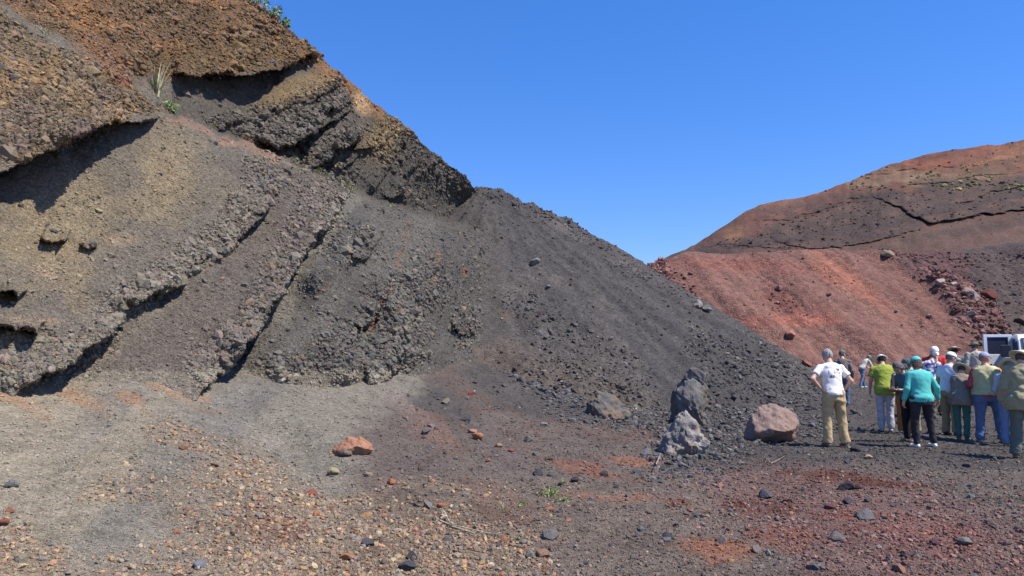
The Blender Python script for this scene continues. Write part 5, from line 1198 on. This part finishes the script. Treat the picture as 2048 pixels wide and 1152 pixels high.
# ------------------------------------------------------------------ the van
def paint(name, c, rough=.3, metal=0., coat=.4):
    m, nt, b = new_mat(name); b.inputs['Roughness'].default_value = rough; b.inputs['Metallic'].default_value = metal; b.inputs['Coat Weight'].default_value = coat
    tc = nd(nt, "ShaderNodeTexCoord"); n = nd(nt, "ShaderNodeTexNoise"); n.inputs['Scale'].default_value = 3; n.inputs['Detail'].default_value = 5; nt.links.new(tc.outputs['Object'], n.inputs['Vector'])
    cr = nd(nt, "ShaderNodeValToRGB"); cr.color_ramp.elements[0].position = .35; cr.color_ramp.elements[1].position = .65
    cr.color_ramp.elements[0].color = (*(np.array(c) * .9), 1); cr.color_ramp.elements[1].color = (*c, 1); nt.links.new(n.outputs['Fac'], cr.inputs[0]); nt.links.new(cr.outputs[0], b.inputs['Base Color'])
    return m
M_WHITE = paint("white_paint", (.87, .87, .87)); M_BLACK = paint("black_plastic", (.03, .03, .035), .5, 0, 0); M_RUB = paint("tyre_rubber", (.025, .025, .025), .8, 0, 0)
M_CHROME = paint("bright_metal", (.6, .6, .62), .25, 1., 0); M_LAMP = paint("lamp_lens", (.7, .7, .66), .1, 0, 1.)
M_GLASS = paint("tinted_glass", (.045, .05, .085), .25, 0, .0); M_WSH = paint("windscreen_glass", (.25, .33, .42), .05, 0, 1.)
VAN_A = pix2world(2037, 700, 21.6); VAN_A = Vector((VAN_A[0], VAN_A[1], float(ground_h(VAN_A[0:1], VAN_A[1:2])[0])))
ve = bpy.data.objects.new("van", None); COL.objects.link(ve); ve.location = VAN_A
fw = Vector((-.50, -.866, 0)); ve.rotation_euler = (0, 0, math.atan2(fw.y, fw.x))     # local +x = forward, local +y = to the van's left
ve.scale = (1, 1, .89); ve['label'] = "white van with a side door swung open parked at the right edge behind the people"; ve['category'] = "van"
def prism(name, prof, y0, y1, mat, parent=ve, bev=.03, inset=None):
    """side profile (x, z) extruded across the van"""
    bm = bmesh.new(); a = [bm.verts.new((x, y0, z)) for x, z in prof]; b = [bm.verts.new((x, y1, z)) for x, z in prof]
    bm.faces.new(a); bm.faces.new(b[::-1]); n = len(prof)
    for i in range(n): bm.faces.new([a[i], b[i], b[(i + 1) % n], a[(i + 1) % n]])
    bmesh.ops.recalc_face_normals(bm, faces=bm.faces)
    if bev: bmesh.ops.bevel(bm, geom=bm.edges[:], offset=bev, segments=3, affect='EDGES', profile=.6)
    me = bpy.data.meshes.new(name); bm.to_mesh(me); bm.free()
    return link(name, me, mat, parent=parent)
W = 2.0; RZ = 2.37; y1_ = 0.0; y0_ = W      # the body spans y 0 (side facing the group) to 2 on its left
BODY = [(1.15, .42), (1.18, .95), (1.05, 1.18), (.32, 1.36), (-.16, 2.16), (-.45, 2.32), (-1.2, RZ), (-4.3, RZ - .03), (-4.42, 2.2), (-4.45, .45), (-3.9, .36), (.6, .36)]
body = prism("body", BODY, 0, W, M_WHITE, bev=.06)
prism("windscreen", [(.27, 1.43), (-.15, 2.13), (-.17, 2.12), (.25, 1.42)], .14, W - .14, M_WSH, bev=0).location = (.035, 0, .02)
prism("screen_surround", [(.31, 1.38), (-.18, 2.2), (-.20, 2.19), (.29, 1.37)], .08, W - .08, M_BLACK, bev=0).location = (.012, 0, .008)
prism("front_window", [(.08, 1.42), (-.16, 1.95), (-.30, 2.10), (-.95, 2.10), (-.95, 1.42)], -.012, .05, M_GLASS, bev=.004)
prism("door_opening", [(-1.10, .55), (-1.10, 2.22), (-2.05, 2.22), (-2.05, .55)], -.006, .05, M_BLACK, bev=.004)
prism("side_window", [(-2.3, 1.42), (-2.3, 2.08), (-4.1, 2.05), (-4.1, 1.42)], -.010, .05, M_GLASS, bev=.004)
prism("grille", [(1.19, .62), (1.23, .9), (1.19, .92), (1.14, .6)], .45, W - .45, M_BLACK, bev=.008)
prism("bumper", [(1.15, .36), (1.30, .38), (1.32, .56), (1.15, .58)], -.02, W + .02, M_CHROME, bev=.02)
for y in (.08, W - .40): prism("headlight", [(1.16, .66), (1.215, .70), (1.20, .92), (1.12, .94)], y, y + .32, M_LAMP, bev=.01)
def wheel(x, y):
    def ring(r, w, seg=28):
        bm = bmesh.new(); bmesh.ops.create_cone(bm, cap_ends=True, segments=seg, radius1=r, radius2=r, depth=w, matrix=Matrix.Rotation(math.radians(90), 4, 'X'))
        bmesh.ops.bevel(bm, geom=[e for e in bm.edges if len(e.link_faces) == 2 and any(len(f.verts) > 4 for f in e.link_faces)], offset=min(.035, w * .2), segments=2, affect='EDGES'); return bm
    e = bpy.data.objects.new("wheel", None); COL.objects.link(e); e.parent = ve; e.location = (x, y, .36)
    for nm, r, w, m in (("tyre", .36, .24, M_RUB), ("rim", .22, .255, M_CHROME)):
        bm = ring(r, w); me = bpy.data.meshes.new(nm); bm.to_mesh(me); bm.free(); link(nm, me, m, parent=e)
for x in (.45, -3.4):
    for y in (.10, W - .10): wheel(x, y)
# the door stands open at right angles to the side, hinged at the rear edge of the front door
def slab(name, x0, x1, y0, y1, z0, z1, mat, bev=.012, parent=ve):
    return prism(name, [(x0, z0), (x1, z0), (x1, z1), (x0, z1)], y0, y1, mat, parent, bev)
DX = -2.10; DW = .84
dr = bpy.data.objects.new("side_door", None); COL.objects.link(dr); dr.parent = ve; dr.location = (DX, -.02, 0); dr.rotation_euler = (0, 0, math.radians(24)); dr['label'] = "open white side door with a dark tinted window"
dp = slab("door_panel", -.04, .04, -DW, 0, .5, 1.69, M_WHITE, parent=dr)
for nm, (a, b, c, d) in {"window_frame": (-DW, 0, 2.29, 2.385), "window_frame.001": (-DW, -DW + .10, 1.69, 2.29), "window_frame.002": (-.12, 0, 1.69, 2.29)}.items():
    slab("window_frame", -.04, .04, a, b, c, d, M_WHITE, bev=.008, parent=dr)
slab("window_pane", -.015, .015, -DW + .09, -.11, 1.68, 2.30, M_GLASS, bev=.002, parent=dr)
slab("window_seal", -.022, -.017 + .04, -DW + .10, -.12, 1.69, 1.715, M_BLACK, bev=.002, parent=dr)
slab("door_handle", .04, .07, -DW + .05, -DW + .20, 1.30, 1.36, M_BLACK, bev=.006, parent=dr)
# mirror on the front door
mi = bpy.data.objects.new("mirror", None); COL.objects.link(mi); mi.parent = ve; mi.location = (-.02, -.02, 1.72)
slab("mirror_housing", -.10, .06, -.42, -.14, -.12, .26, M_BLACK, bev=.03, parent=mi)
slab("mirror_arm", -.04, .02, -.16, .04, -.06, .02, M_BLACK, bev=.008, parent=mi)
print("verts", sum(len(o.data.vertices) for o in bpy.data.objects if o.type == 'MESH'))
